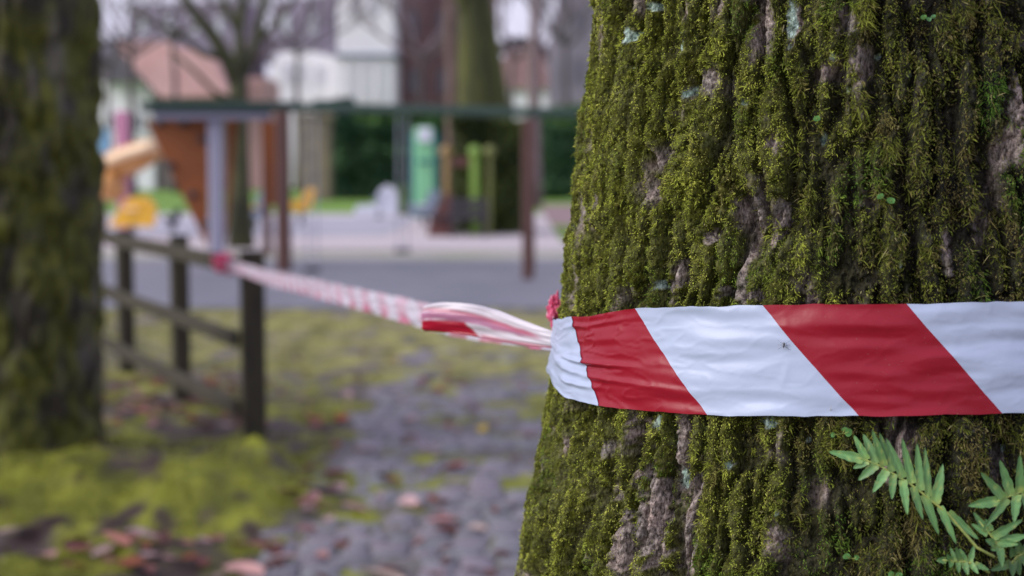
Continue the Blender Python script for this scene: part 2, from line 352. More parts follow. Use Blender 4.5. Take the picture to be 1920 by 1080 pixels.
# moss: tufts of short leafy strands rooted on the bark
def moss_strands(n_t, per, th0, th1, z0, z1, lscale, seed, wscale=1.):
    rng = np.random.default_rng(seed)
    th = rng.uniform(th0, th1, n_t); z = rng.uniform(z0, z1, n_t)
    h, f, m, lich, band, right = trunk_fields(th, z)
    keep = rng.random(n_t) < np.clip(np.minimum(m, 1.3) * (1.05 - .35 * right * sstep(.1, -.4, fbm(th * .27 / .012, z / .02, 0, 2, 951))) - .92 * f ** 1.5, .012 * (1 - lich), 1)
    keep &= ~((z < ztop(th) - .0015 - .004 * (rng.random(n_t) < .25)) & (z > zbot(th) + .0015))
    th, z, h, right, f = [a[keep] for a in (th, z, h, right, f)]
    s = th * .27
    n = len(th)
    cl = fbm(s / .02, z / .025, 0, 3, 201); c2 = fbm(s / .06, z / .09, 0, 2, 211)
    # per-tuft colour
    yel = np.array((.32, .345, .05)); mid = np.array((.16, .195, .028)); olv = np.array((.05, .058, .012)); brn = np.array((.13, .095, .045)); grn = np.array((.06, .15, .02))
    q = rng.random(n); lift = np.clip((h + .004) / .012, 0, 1)
    t = np.clip(.42 + cl * .65 + rng.normal(0, .28, n), 0, 1)[:, None]
    base = (olv * (1 - t) + yel * t) * .55 + mid * .45
    zone = sstep(-.25, .25, fbm(s / .035, z / .05, 8, 3, 231)); base = base * (1 + (1.0 + .5 * (1 - zone[:, None])) * (1 - right[:, None])) * (1 + .35 * (.5 - zone[:, None]))  # left flank brightened in the colour, as the light from the left would
    base = base * (1 - .6 * right[:, None]) + olv * .6 * right[:, None]  # right side dimmed towards olive, its shade put into the tuft colour
    gm = np.clip(sstep(.15, .5, c2) * .7, 0, 1)[:, None]; base = base * (1 - gm) + grn * gm
    bm = ((q < .05 + .22 * right) | (fbm(s / .018, z / .04, 5, 2, 221) > .45))[:, None]; base = np.where(bm, base * .4 + brn * .75, base)
    # expand to strands
    N = n * per; rep = lambda a: np.repeat(a, per, axis=0)
    thj = rep(th) + rng.normal(0, .0011 / .27, N) * wscale * (1 + .9 * rep(right)); zj = rep(z) + rng.normal(0, .0012, N) * wscale * (1 + .9 * rep(right))
    b = surf(thj, zj, rep(h) - .0006)
    a = PHI0 + thj; nrm = np.stack([np.cos(a), np.sin(a), np.zeros(N)], -1); tan = np.stack([-np.sin(a), np.cos(a), np.zeros(N)], -1); up = np.array((0, 0, 1.))
    L = (rng.gamma(3, .333, N) * (.0011 + .0015 * rep(right)) * rep(np.clip(1 + .9 * cl, .45, 2) * (.6 + .65 * zone)) * lscale).clip(.0008, .011)
    tx, tz = rep(rng.normal(0, .5, n)), rep(rng.normal(-.15, .45, n)); jj = 1 + .9 * rep(right)
    d = nrm * (.75 - .25 * rep(right))[:, None] + tan * (tx + rng.normal(0, .5, N))[:, None] + up * (tz + rng.normal(0, .45, N) - .6 * rep(right))[:, None]
    d /= np.linalg.norm(d, axis=1)[:, None]
    side = np.cross(d, nrm + tan * rng.normal(0, 1, N)[:, None]); side /= np.linalg.norm(side, axis=1)[:, None] + 1e-9
    wd = (.00019 + .00016 * rng.random(N) + .00006 * rep(right))[:, None] * (1 + .3 * (lscale - 1)) * wscale
    droop = (-up * .4 + tan * rng.normal(0, .5, N)[:, None] + up * rng.normal(0, .35, N)[:, None])
    m1 = b + d * (L * .5)[:, None]; tip = m1 + (d + droop) * (L * .5)[:, None]
    V = np.stack([b - side * wd * .8, b + side * wd * .8, m1 + side * wd, m1 - side * wd, tip], 1)
    cs = rep(base) * (1 + rng.normal(0, .38, N))[:, None].clip(.3, 2.2)
    straw = rng.random(N) < .03; cs[straw] = np.array((.30, .27, .13))
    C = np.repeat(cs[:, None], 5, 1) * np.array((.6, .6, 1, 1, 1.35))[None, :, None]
    idx = np.arange(N)[:, None] * 5
    return V.reshape(-1, 3), idx + np.array([[0, 1, 2, 3]]), idx + np.array([[3, 2, 4]]), C.reshape(-1, 3)
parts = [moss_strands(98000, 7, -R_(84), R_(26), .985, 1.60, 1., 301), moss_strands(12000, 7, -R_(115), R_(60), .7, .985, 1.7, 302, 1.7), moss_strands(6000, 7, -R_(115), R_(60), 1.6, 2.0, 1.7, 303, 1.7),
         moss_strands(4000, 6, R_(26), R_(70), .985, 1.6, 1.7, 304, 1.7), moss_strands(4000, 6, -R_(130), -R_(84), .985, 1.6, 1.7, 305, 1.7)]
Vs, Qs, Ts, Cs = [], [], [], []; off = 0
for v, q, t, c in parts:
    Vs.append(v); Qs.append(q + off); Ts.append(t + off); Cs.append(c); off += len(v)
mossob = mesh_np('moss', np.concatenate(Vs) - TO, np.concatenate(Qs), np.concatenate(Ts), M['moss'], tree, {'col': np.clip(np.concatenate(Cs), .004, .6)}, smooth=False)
print('moss verts', off)
def limbs(root, x, y, z, r, n, L, rng, depth=3, name='branches', m=None, up=.6, parent=None, spread=1., sides=5):
    mb = MB()
    def grow(p, d, r, L, k):
        pts = [p]; rad = [r]; q = Vector(p); dd = Vector(d)
        seg = 4
        for i in range(seg):
            dd = (dd + Vector((rng.uniform(-.25, .25), rng.uniform(-.25, .25), rng.uniform(-.05, .2)))).normalized(); q = q + dd * L / seg
            pts.append(q.copy()); rad.append(r * (1 - .55 * (i + 1) / seg))
            if k > 0 and i >= 1:
                for _ in range(2 if k > 1 else 3):
                    e = (dd * .8 + Vector((rng.uniform(-1, 1), rng.uniform(-1, 1), rng.uniform(-.2, .8))) * .8).normalized()
                    grow(q.copy(), e, rad[-1] * .62, L * rng.uniform(.5, .75), k - 1)
        mb.tube(pts, rad, sides if k > 0 else 3, cap=False)
    for i in range(n):
        a = 2 * math.pi * i / n + rng.uniform(-.4, .4)
        grow(Vector((x, y, z + rng.uniform(-.3, .3))), Vector((math.cos(a) * spread, math.sin(a) * spread, up)).normalized(), r, L, depth)
    return mb.build(name, m or M['twig'], parent or root)
limbs(tree, CX, CY, 6.6, .09, 4, 2.2, random.Random(3), 2, 'crown')

# ------------------------------------------------------------------ barrier tape
tape = thing('barrier_tape', 'red and white striped tape stretched from the fence and wrapped round the mossy trunk', 'barrier tape', (CX, CY - .27, 1.27))
TP = np.array(tape.location)
tt = np.arange(-R_(112), R_(95), .0016 / .27); vv = np.linspace(0, 1, 64)
TT, VV = np.meshgrid(tt, vv, indexing='ij')
zt, zb = ztop(TT), zbot(TT); Z = zb + (zt - zb) * VV
S = TT * .275; VH = VV * .075
leftw = sstep(-R_(15), -R_(60), TT)
wr = .0020 * pnoise(S / .10 + VH * 1.0, VH / .019, 0, 401) + .0013 * pnoise(S / .05 - VH * 2, VH / .011, 5, 402) + .0007 * pnoise(S / .05, VH / .008 + S * 4, 2, 411)
# sharp pulled folds near the gathered left end
fold = 0
for v0, s0, s1, amp, slope in ((.50, -.33, -.19, .0034, .6), (.455, -.31, -.205, -.0022, .55), (.20, -.29, -.225, .003, .2), (.88, -.28, -.20, .0016, -.3), (.33, -.27, -.15, .0016, .9)):
    vc = v0 - slope * (S - s0) * .9; fold = fold + amp * np.exp(-((VV - vc) / .028) ** 2) * sstep(s1 + .03, s1 - .04, S) * sstep(-.315, -.27, S)
crk = 0                                          # small creases across the tape
for s0, ph in ((-.245, 1), (-.178, 2), (-.21, 3), (-.06, 5)):
    crk = crk + .0004 * np.exp(-((S - s0 - .004 * np.sin(VV * 5 + ph)) / .0022) ** 2) * sstep(-.2, .4, pnoise(VV * 4, ph, 0, 421))
cre = fbm(S / .05 + VH / .03, VH / .016 - S / .09, 2, 2, 481); cre2 = pnoise(S / .02 - VH / .02, VH / .012, 2, 482)
crk = crk + (.0008 * np.exp(-np.abs(cre) / .07)) * (.3 + .7 * leftw)
# radius held by the highest bark under it: straight generator between the two edges
r0 = Rz((zt + zb) / 2); tilt = (Rz(zb) - Rz(zt)) * .95
rr = r0 + tilt * (.5 - VV) + TOFF + wr + fold + crk + .0008 * fbm(S / .03, VH / .02, 3, 2, 415) * leftw
edge = .0012 * np.sin(S / .021) * sstep(.06, 0, VV) 
A = PHI0 + TT
P = np.stack([CX + rr * np.cos(A), CY + rr * np.sin(A), Z + edge * 0], -1)
# stripe coordinate: integer at each colour border read off the photo (even..odd red)
def s_at(px, py): return hit(px, py, TOFF)[0]
bt = [(1070, 594), (1190, 578), (1430, 572), (1700, 570)]; bb = [(1120, 758), (1325, 777), (1610, 780), (1880, 776)]
kt = np.array([s_at(*p) for p in bt]); kb = np.array([s_at(*p) for p in bb]); print('stripe arcs', kt, kb)
def ext(k):
    w = (k[-1] - k[1]) / 2; return np.concatenate([k[0] - w * np.arange(6, 0, -1), k, k[-1] + w * np.arange(1, 9)])
et, eb = ext(kt), ext(kb); ids = np.arange(len(et)) - 6.
st_t = np.interp(TT, et, ids); st_b = np.interp(TT, eb, ids)
# solve along v by blending border positions
stripe = np.zeros_like(TT)
for j, v in enumerate(vv):
    e = eb * (1 - v) + et * v; e = e + .012 * np.sin(v * math.pi) * 0
    stripe[:, j] = np.interp(tt, e, ids)
stripe += 8                                       # border 8 = white -> red
mesh_np('wrapped_band', (P - TP).reshape(-1, 3), grid_faces(len(tt), len(vv)), None, M['tape'], tape, {'stripe': stripe.ravel()})
UW = np.linspace(0, 1, 60); OV = np.zeros((60, len(vv), 3)); OS = np.zeros((60, len(vv)))
for j, v in enumerate(vv):
    e0 = eb[6] * (1 - v) + et[6] * v + .014 + .004 * math.sin(v * 7); q = np.linspace(-R_(108), e0, 60)
    for c in range(3): OV[:, j, c] = np.interp(q, tt, P[:, j, c])
    rad_ = np.stack([np.cos(PHI0 + q), np.sin(PHI0 + q), 0 * q], -1); OV[:, j] += rad_ * (.0007 + .0005 * np.clip(pnoise(q / .05, v * 5, 0, 499), 0, 1)[:, None]); OS[:, j] = 41.5
mesh_np('overlapping_turn', (OV - TP).reshape(-1, 3), grid_faces(60, len(vv)), None, M['tape'], tape, {'stripe': OS.ravel()})
# second turn of the tape, showing as a pale rim at the left of the band
def ribbon(name, C, Wd, stripe0, per, m, nv=14, crump=.002, seed=0, parent=None, slant=.9):
    """C: centre points, Wd: half-width vectors; cross-section is folded over on itself"""
    C = np.asarray(C, float); Wd = np.asarray(Wd, float); n = len(C); v = np.linspace(-1, 1, nv)
    ln = np.concatenate([[0], np.cumsum(np.linalg.norm(np.diff(C, axis=0), axis=1))])
    T = np.gradient(C, axis=0); T /= np.linalg.norm(T, axis=1)[:, None]
    Nn = np.cross(T, Wd); Nn /= np.linalg.norm(Nn, axis=1)[:, None]
    U, V_ = np.meshgrid(ln, v, indexing='ij'); wl = np.linalg.norm(Wd, axis=1)
    d = crump * (fbm(U / .09, V_ * 1.6, 0, 2, seed) + .5 * pnoise(U / .03, V_ * 3, 1, seed + 5))
    P = C[:, None] + Wd[:, None] * v[None, :, None] + Nn[:, None] * d[..., None]
    f = (U + slant * V_ * wl[:, None]) / per / 2 + stripe0; f = np.abs((f % 1) - .5) * 2
    k = sstep(.44, .56, f) * (.42 + .55 * sstep(.1, -.95, V_)) * (.75 + .25 * pnoise(U / .2, V_, 0, 5)) + .10 * sstep(.2, .8, pnoise(U / .35, V_ * 2.5, 0, 77))
    col = np.array((.74, .70, .82)) * (1 - k[..., None]) + np.array((.62, .05, .16)) * k[..., None]
    return mesh_np(name, (P - TP).reshape(-1, 3), grid_faces(n, nv), None, m, parent or tape, {'col': col.reshape(-1, 3)})
def pxcurve(tab, n):
    """tab rows: px, py_top, py_bottom, depth ; returns centre and half-width vectors"""
    tab = np.array(tab, float); t = np.linspace(0, 1, len(tab)); u = np.linspace(0, 1, n)
    # smooth interpolation in 3D
    top = np.array([W(a, b, d) for a, b, c, d in tab]); bot = np.array([W(a, c, d) for a, b, c, d in tab])
    def sm(A):
        k = np.linspace(0, len(tab) - 1, n); i = np.clip(k.astype(int), 0, len(tab) - 2); f = (k - i)[:, None]
        g = np.gradient(A, axis=0); p0, p1, m0, m1 = A[i], A[i + 1], g[i], g[i + 1]
        return (2 * f ** 3 - 3 * f ** 2 + 1) * p0 + (f ** 3 - 2 * f ** 2 + f) * m0 + (-2 * f ** 3 + 3 * f ** 2) * p1 + (f ** 3 - f ** 2) * m1
    T_, B_ = sm(top), sm(bot); return (T_ + B_) / 2, (T_ - B_) / 2
# the long strand running back to the fence; depth from the straight line trunk - rail
def sdep(px):
    a, b = Vector((.06, 1.27)), Vector((-1.455, 7.25)); k = (px - 960) / F
    t = (k * a.y - a.x) / ((b.x - a.x) - k * (b.y - a.y)); return a.y + t * (b.y - a.y)
tab = [(425, 486, 508), (450, 492, 514), (500, 506, 533), (560, 518, 549), (620, 530, 566), (680, 543, 582), (740, 555, 599), (800, 569, 618), (860, 586, 632), (920, 605, 642), (980, 622, 651), (1045, 640, 660)]
tab = [(a, b, c, sdep(a)) for a, b, c in tab]
C_, W_ = pxcurve(tab, 400)
strand = ribbon('stretched_strand', C_, W_, .4, .095, M['tail'], 16, .006, 431, slant=1.2)
# loose folded tail in front of the strand, close to the trunk: a flattened loop of tape
def loop_piece():
    n, nv = 110, 46
    tabT = [(797, 573, 621, 1.33), (815, 568, 622, 1.32), (850, 567, 625, 1.31), (890, 571, 631, 1.30), (930, 582, 639, 1.29), (970, 596, 646, 1.27), (1010, 611, 651, 1.25), (1050, 625, 655, 1.235)]
    C, Wv = pxcurve(tabT, n); v = np.linspace(0, 2 * math.pi, nv)
    T = np.gradient(C, axis=0); T /= np.linalg.norm(T, axis=1)[:, None]; Nn = np.cross(T, Wv); Nn /= np.linalg.norm(Nn, axis=1)[:, None]
    U, V_ = np.meshgrid(np.linspace(0, 1, n), v, indexing='ij')
    th = .0042 * (1 - .5 * U)
    rad = 1 + .05 * pnoise(U * 6, np.cos(V_) * 2, np.sin(V_) * 2, 441)
    dd = .0022 * fbm(U * 2.5, np.cos(V_) * 4, np.sin(V_) * 1.0, 2, 451)
    P = C[:, None] + Wv[:, None] * (np.cos(V_) * rad)[..., None] + Nn[:, None] * (np.sin(V_) * th + dd)[..., None]
    # colours of the folded print, both layers showing through each other
    hgt = (1 + np.cos(V_)) / 2; wob = .05 * fbm(U * 8, hgt * 3, 0, 2, 457)
    RED = np.array((.42, .003, .03)); MAU = np.array((.50, .22, .36)); WHI = np.array((.72, .68, .76)); PNK_ = np.array((.58, .16, .24))
    k1 = sstep(.02, -.02, hgt - .40 - .10 * U + wob) * sstep(.02, -.01, U - .47 + .25 * hgt)
    k2 = sstep(.03, -.03, np.abs(hgt - .60 + .12 * U + wob) - .14) * (1 - k1) * sstep(.95, .7, U)
    k3 = sstep(.05, -.05, np.abs(hgt - .83 + .35 * U) - .045 - .05 * U) * (1 - k1) * sstep(.9, .8, U)
    k4 = sstep(.05, -.05, hgt - .13) * sstep(.45, .5, U) 
    col = WHI * (1 - k2[..., None]) + MAU * k2[..., None]; col = col * (1 - .8 * k3[..., None]) + PNK_ * .8 * k3[..., None]
    col = col * (1 - .8 * k4[..., None]) + PNK_ * .8 * k4[..., None]; col = col * (1 - k1[..., None]) + RED * k1[..., None]
    return mesh_np('folded_tail', (P - TP).reshape(-1, 3), grid_faces(n, nv), None, M['tail'], tape, {'col': col.reshape(-1, 3)})
loop_piece()
def crumple(name, c, rx, ry, rz, st, m, seed, parent, org):
    n, nv = 40, 30; a = np.linspace(0, 2 * math.pi, n, endpoint=False); b = np.linspace(.02, math.pi - .02, nv)
    Am, Bm = np.meshgrid(a, b, indexing='ij'); x, y, z = np.cos(Am) * np.sin(Bm), np.sin(Am) * np.sin(Bm), np.cos(Bm)
    r = 1 + .55 * np.abs(fbm(x * 1.9, y * 1.9, z * 1.9, 3, seed)) - .3
    P = np.stack([x * rx * r, y * ry * r, z * rz * r], -1) + np.array(c)
    s = st + .9 * sstep(.45, .6, fbm(x * 2, y * 2, z * 2, 2, seed + 3))
    return mesh_np(name, (P - org).reshape(-1, 3), grid_faces(n, nv, True), None, m, parent, {'stripe': (s + 40).ravel()}, smooth=False)
crumple('crumpled_end', W(1040, 582, 1.25), .0072, .008, .016, .5, M['knot'], 461, tape, TP)
crumple('knot', W(421, 494, 7.2), .074, .055, .058, .5, M['knot'], 471, tape, TP)

# ------------------------------------------------------------------ fern, seedlings, insect on the trunk
def leaflet(V, Fq, C, b, t, wid, n, lift, rng, notch=True):
    """one lobe from b to t, width wid, surface normal n"""
    b, t = np.array(b), np.array(t); ax = t - b; L = np.linalg.norm(ax); ax /= L; n = n - ax * np.dot(n, ax); n /= np.linalg.norm(n); sd = np.cross(ax, n)
    k = 11; i0 = len(V); rngw = rng.uniform(.85, 1.1); curl = rng.uniform(-.1, .16); base = np.array((.115, .25, .088)) * rng.uniform(.75, 1.2)
    for i in range(k):
        u = i / (k - 1); w = wid * 1.22 * rngw * (max(1e-3, (1 - u) ** .55 * (.62 + .38 * math.sin(min(1, u * 1.6) * math.pi / 2 + .2))) if u < 1 else .02)
        w *= 1 + .10 * math.sin(u * 22 + rng.uniform(-.8, .8)); yl = max(0, 1 - u * 3.2) * rng.uniform(.3, 1)
        for j in (-1, -.5, 0, .5, 1):
            p = b + ax * L * u + sd * j * w * .5 + n * (lift * u - curl * L * u * u + (abs(j) ** 1.3) * w * .10 - (.0004 if j == 0 else 0))
            V.append(p); c = base * (1.0 + (.35 if j == 0 else 0) + rng.uniform(-.16, .16)) + np.array((.14, .12, .01)) * yl + np.array((.14, .1, .02)) * (rng.random() < .05); C.append(c)
    for i in range(k - 1):
        for j in range(4):
            a = i0 + i * 5 + j; Fq.append((a, a + 1, a + 6, a + 5))
def zoomp(x, y): return 1500 + x / 3.376, 760 + y / 3.376
fern = thing('fern', 'green fern with pointed lobed fronds growing from the moss below the tape', 'fern', tuple(surf(R_(19), 1.03, 0)))
FO = np.array(fern.location)
def on_trunk(px, py, off):
    th, z = hit(px, py, off); return surf(th, z, off), np.array((math.cos(PHI0 + th), math.sin(PHI0 + th), 0.))
def frond(rach, leaves, wid, offs, seed, tilt=0, shade=1.):
    rng = random.Random(seed); V, Fq, C = [], [], []
    for (bx, by, tx, ty) in leaves:
        p0, n0 = on_trunk(*zoomp(bx, by), offs); dz = offs + rng.uniform(-.003, .006) ; p1, _ = on_trunk(*zoomp(tx, ty), dz)
        leaflet(V, Fq, C, p0, p1, wid * rng.uniform(.9, 1.1), n0 + np.array((-.1 + tilt, 0, .25 + rng.uniform(-.2, .2))), .001, rng)
    o = mesh_np('frond', np.array(V) - FO, Fq, None, M['fern'], fern, {'col': np.array(C) * shade})
    mb = MB(); pts = [Vector(on_trunk(*zoomp(x, y), offs - .0004)[0]) for x, y in rach]; mb.tube(pts, [.0006 + .0005 * i / len(pts) for i in range(len(pts))], 6)
    st = mb.build('stem', STEM, None, True); st.data.transform(Matrix.Translation(-fern.location)); st.parent = o
    return o
STEM = mat('fern_stem', (.3, .34, .08), (.2, .27, .07), 300, .5)
frond([(330, 325), (400, 340), (500, 380), (620, 450), (700, 500), (760, 545), (860, 625), (930, 680), (1000, 760), (1120, 900), (1230, 960)],
      [(400, 343, 183, 292), (425, 345, 340, 190), (490, 368, 398, 180), (535, 385, 457, 158), (590, 420, 502, 172), (655, 460, 548, 212), (712, 495, 645, 205), (765, 540, 738, 240), (815, 580, 790, 266), (855, 620, 905, 372),
       (430, 350, 338, 400), (485, 375, 368, 474), (550, 412, 462, 553), (590, 435, 582, 597), (650, 472, 680, 693), (715, 515, 778, 724), (785, 565, 880, 822), (885, 640, 992, 880), (935, 680, 1122, 845)], .0064, .020, 5)
frond([(1250, 610), (1300, 585), (1370, 560), (1440, 530), (1480, 520)],
      [(1295, 592, 1128, 418), (1335, 570, 1263, 345), (1388, 555, 1392, 312), (1275, 600, 1058, 635), (1315, 590, 1175, 767), (1370, 562, 1352, 742), (1440, 535, 1470, 330), (1430, 545, 1450, 730), (1480, 520, 1580, 470)], .0068, .022, 6)
frond([(1130, 730), (1190, 800), (1230, 850), (1260, 900), (1300, 960)],
      [(1175, 790, 1095, 675), (1190, 815, 1085, 750), (1215, 835, 1408, 722), (1240, 865, 1440, 825), (1235, 880, 1165, 850), (1250, 890, 1205, 915), (1260, 880, 1282, 1025), (1250, 870, 1380, 880), (1200, 800, 1170, 720)], .0062, .016, 7, .1)
frond([(900, 978), (960, 985), (1040, 990), (1110, 1005), (1200, 1060)],
      [(925, 980, 860, 978), (950, 982, 925, 935), (985, 985, 950, 900), (1015, 985, 980, 892), (1045, 990, 1010, 905), (1075, 995, 1103, 876), (960, 985, 940, 1036), (1000, 990, 1005, 1060), (1040, 992, 1062, 1075), (1080, 1000, 1128, 1068), (1105, 1005, 1198, 1042)], .0042, .012, 8)
frond([(1330, 1010), (1370, 960), (1420, 930)],
      [(1330, 1000, 1195, 1040), (1345, 985, 1345, 1085), (1370, 965, 1390, 1080), (1350, 960, 1330, 890), (1385, 940, 1375, 850), (1400, 940, 1450, 1040), (1415, 925, 1470, 850)], .006, .010, 9, 0, .6)

SEED_C = attr_mat('seedling_leaf', rough=.4, spec=.4, trans=.2)
def seedling(lobes, label):
    px = sum(l[0] for l in lobes) / len(lobes); py = sum(l[1] for l in lobes) / len(lobes)
    root, n0 = on_trunk(px, py + 3, .002); o = thing('seedling', label, 'seedling', tuple(root), 'tiny seedlings sprouting in the moss'); O = np.array(root)
    for i, (x, y, r, an) in enumerate(lobes):
        c, n = on_trunk(x, y, .008); r = r / F * .95; a = PHI0 + hit(x, y)[0]; tg = np.array((-math.sin(a), math.cos(a), 0)); up = np.array((0, 0, 1.)) + n * .5
        V = [c - n * .0006]; K = 14
        for k in range(K):
            q = 2 * math.pi * k / K; rr_ = r * (1 - .22 * math.cos(q) ** 8 * (math.cos(q) > 0)) ; ex, ey = math.cos(q) * 1.25, math.sin(q) * .85
            X = ex * math.cos(an) - ey * math.sin(an); Y = ex * math.sin(an) + ey * math.cos(an); V.append(c + (tg * X + up * Y) * rr_ + n * .0005 * math.cos(2 * q))
        mesh_np('leaf', np.array(V) - O, None, [(0, 1 + k, 1 + (k + 1) % K) for k in range(K)], SEED_C, o, {'col': np.tile((.16, .38, .12) if r > .0015 else (.17, .42, .2), (len(V), 1))})
        mb = MB(); mb.tube([Vector(root), Vector(root) * .5 + Vector(c) * .5 + Vector(n) * .002, Vector(c)], .0003, 5)
        mb.build('stalk', STEM, o)
seedling([(1732, 32, 5, .1), (1742, 36, 4, -.4), (1750, 31, 4, .3)], 'tiny pale three-leaved seedling near the top edge of the near trunk')
seedling([(1651, 368, 6, .5), (1671, 376, 7, -.2)], 'tiny seedling with two bright leaves midway up the near trunk')
seedling([(1532, 222, 6, .3)], 'single tiny pale leaf sprouting left of the dark moss high on the near trunk')
seedling([(1562, 815, 5, 1.2), (1584, 805, 5, .2), (1591, 810, 8, 1.4)], 'tiny heart-leaved seedling just under the tape and above the fern')
seedling([(1588, 1043, 7, .6), (1606, 1045, 5, 1.5)], 'tiny dull green seedling at the foot of the picture left of the fern')
seedling([(1671, 1076, 6, 1.2), (1686, 1078, 6, .2)], 'tiny seedling at the bottom edge below the big fern frond')

ic, inn = on_trunk(1470, 648, .0085)
ins = thing('insect', 'tiny dark long-legged gnat sitting on the white stripe of the tape', 'insect', tuple(ic)); BLK = mat('insect_body', (.03, .015, .015), rough=.4)
ti = np.array((-math.sin(PHI0), math.cos(PHI0), 0.)); ti = Vector(ti); iu = Vector((0, 0, 1)); inv = Vector(inn); c0 = Vector(ic)
mb = MB(); mb.tube([c0 + iu * .0022, c0 + iu * .0012, c0, c0 - iu * .0018 - ti * .0004], [.0002, .0006, .0005, .0002], 8); mb.build('body', BLK, ins, True)
for i in range(6):
    sx = -1 if i % 2 else 1; k = i // 2; q = c0 + iu * (.001 - k * .0006)
    mb = MB(); mb.tube([q, q + ti * sx * .0022 + inv * .0008 + iu * (1 - k) * .0012, q + ti * sx * .0042 - inv * .0002 + iu * (1 - k) * .0028], [.00014, .0001, .00008], 4); mb.build('leg', BLK, ins)

# ------------------------------------------------------------------ ground
def gh(x, y):
    """height of the earth left of the cobbles"""
    x = np.asarray(x, float); y = np.asarray(y, float)
    e = sstep(-.80, -1.25, x + .1 * pnoise(y / .7, 3, 0, 501)) * sstep(9.5, 6.8, y)
    m = .012 * e + .15 * np.exp(-((x + 1.75) / .7) ** 2 - ((y - 5.95) / .45) ** 2) + .10 * np.exp(-((x + 1.1) / .22) ** 2 - ((y - 6.0) / .45) ** 2) + .08 * np.exp(-((x + 2.6) / .6) ** 2 - ((y - 6.5) / .6) ** 2)
    return m + e * (.045 * fbm(x / .3, y / .3, 0, 3, 511) + .045 * np.abs(fbm(x / .12, y / .12, 0, 2, 521))) * (.25 + .75 * sstep(7.1, 6.5, y))
GR = mat('ground_earth', (.13, .15, .05), (.2, .17, .12), .35, .95, .03, 5)
V = [(-300, -60, -.04), (300, -60, -.04), (300, 500, -.04), (-300, 500, -.04)]
mesh_np('ground', V, [(0, 1, 2, 3)], None, GR, smooth=False)['kind'] = 'structure'
gx = np.arange(-9, 9.01, .035); gy = np.concatenate([np.arange(1.5, 13.9, .035), [13.9]]); GX, GY = np.meshgrid(gx, gy, indexing='ij')
GZ = gh(GX, GY) + .006 * fbm(GX / .15, GY / .15, 0, 3, 531)
na = fbm(GX / .45, GY / .6, 0, 3, 541); nb = fbm(GX / .13, GY / .2, 0, 3, 551); far = sstep(7, 11, GY)
mossy = np.clip(sstep(-.2, .35, na - .12 * (1 - far) + .9 * nb + .45 * far + .5 * np.exp(-((GX + 1.6) / .9) ** 2 - ((GY - 6) / 1.2) ** 2)), 0, 1)[..., None]
earth = np.array((.055, .04, .038)) + nb[..., None] * .04; pale = np.array((.27, .24, .22))
nc = fbm(GX / .22, GY / .3, 4, 3, 571)[..., None]; gm = (np.array((.16, .175, .016)) * (1 - far[..., None]) + np.array((.25, .24, .08)) * far[..., None]) * (1 + nc * .8)
soil = earth * (1 - .5 * far[..., None]) + pale * .5 * far[..., None]
onp = sstep(-.95, -.8, GX)[..., None]; soil = soil * (1 - onp) + (np.array((.13, .12, .13)) + nb[..., None] * .04) * onp
gc = soil * (1 - mossy) + gm * mossy
mesh_np('mossy_ground', np.stack([GX, GY, GZ], -1).reshape(-1, 3), grid_faces(len(gx), len(gy)), None, M['leaf'], None, {'col': np.clip(gc, .01, .5).reshape(-1, 3)})['kind'] = 'structure'

# cobbled path: rows of rounded setts
def setts():
    V, Fq, C = [], [], []; rng = np.random.default_rng(5); y = 2.4; row = 0
    while y < 13.2:
        d = rng.uniform(.085, .105); xl = -.86 + .08 * math.sin(y * 2.1) + rng.uniform(-.04, .04); x = xl
        while x < 3.2:
            w = rng.uniform(.10, .17); cx, cy = x + w / 2, y + d / 2
            sink = .022 * float(sstep(-.1, .5, fbm(cx / .5, cy / .5, 0, 2, 601) + .12 * (cy - 6.2))) 
            if cx > -.9:
                top = .012 + rng.uniform(-.002, .003) - sink; hw, hd = w / 2 - .004, d / 2 - .004; i0 = len(V)
                for z, k in ((top - .03, 1.), (top - .008, .97), (top, .90)):
                    for sx, sy in ((-1, -.7), (-.75, -1), (.75, -1), (1, -.7), (1, .7), (.75, 1), (-.75, 1), (-1, .7)):
                        V.append((cx + sx * hw * k, cy + sy * hd * k, z + rng.uniform(-.0015, .0015)))
                V.append((cx, cy, top + .001)); g = rng.uniform(.82, 1.15); c = np.array((.165, .155, .185)) * g + np.array((.01, .0, .005)) * rng.normal()
                C += [c] * 25
                for r in range(2):
                    for k in range(8): a = i0 + r * 8; Fq.append((a + k, a + (k + 1) % 8, a + 8 + (k + 1) % 8, a + 8 + k))
                for k in range(8): Fq.append((i0 + 16 + k, i0 + 16 + (k + 1) % 8, i0 + 24, i0 + 24))
            x += w
        y += d; row += 1
    Q = [f for f in Fq if f[2] != f[3]]; T = [f[:3] for f in Fq if f[2] == f[3]]
    o = mesh_np('cobbled_path', V, Q, T, attr_mat('sett_stone', rough=.55, spec=.4, bump=.002, bscale=90), None, {'col': np.clip(np.array(C), .04, .5)}); o['kind'] = 'structure'
setts()
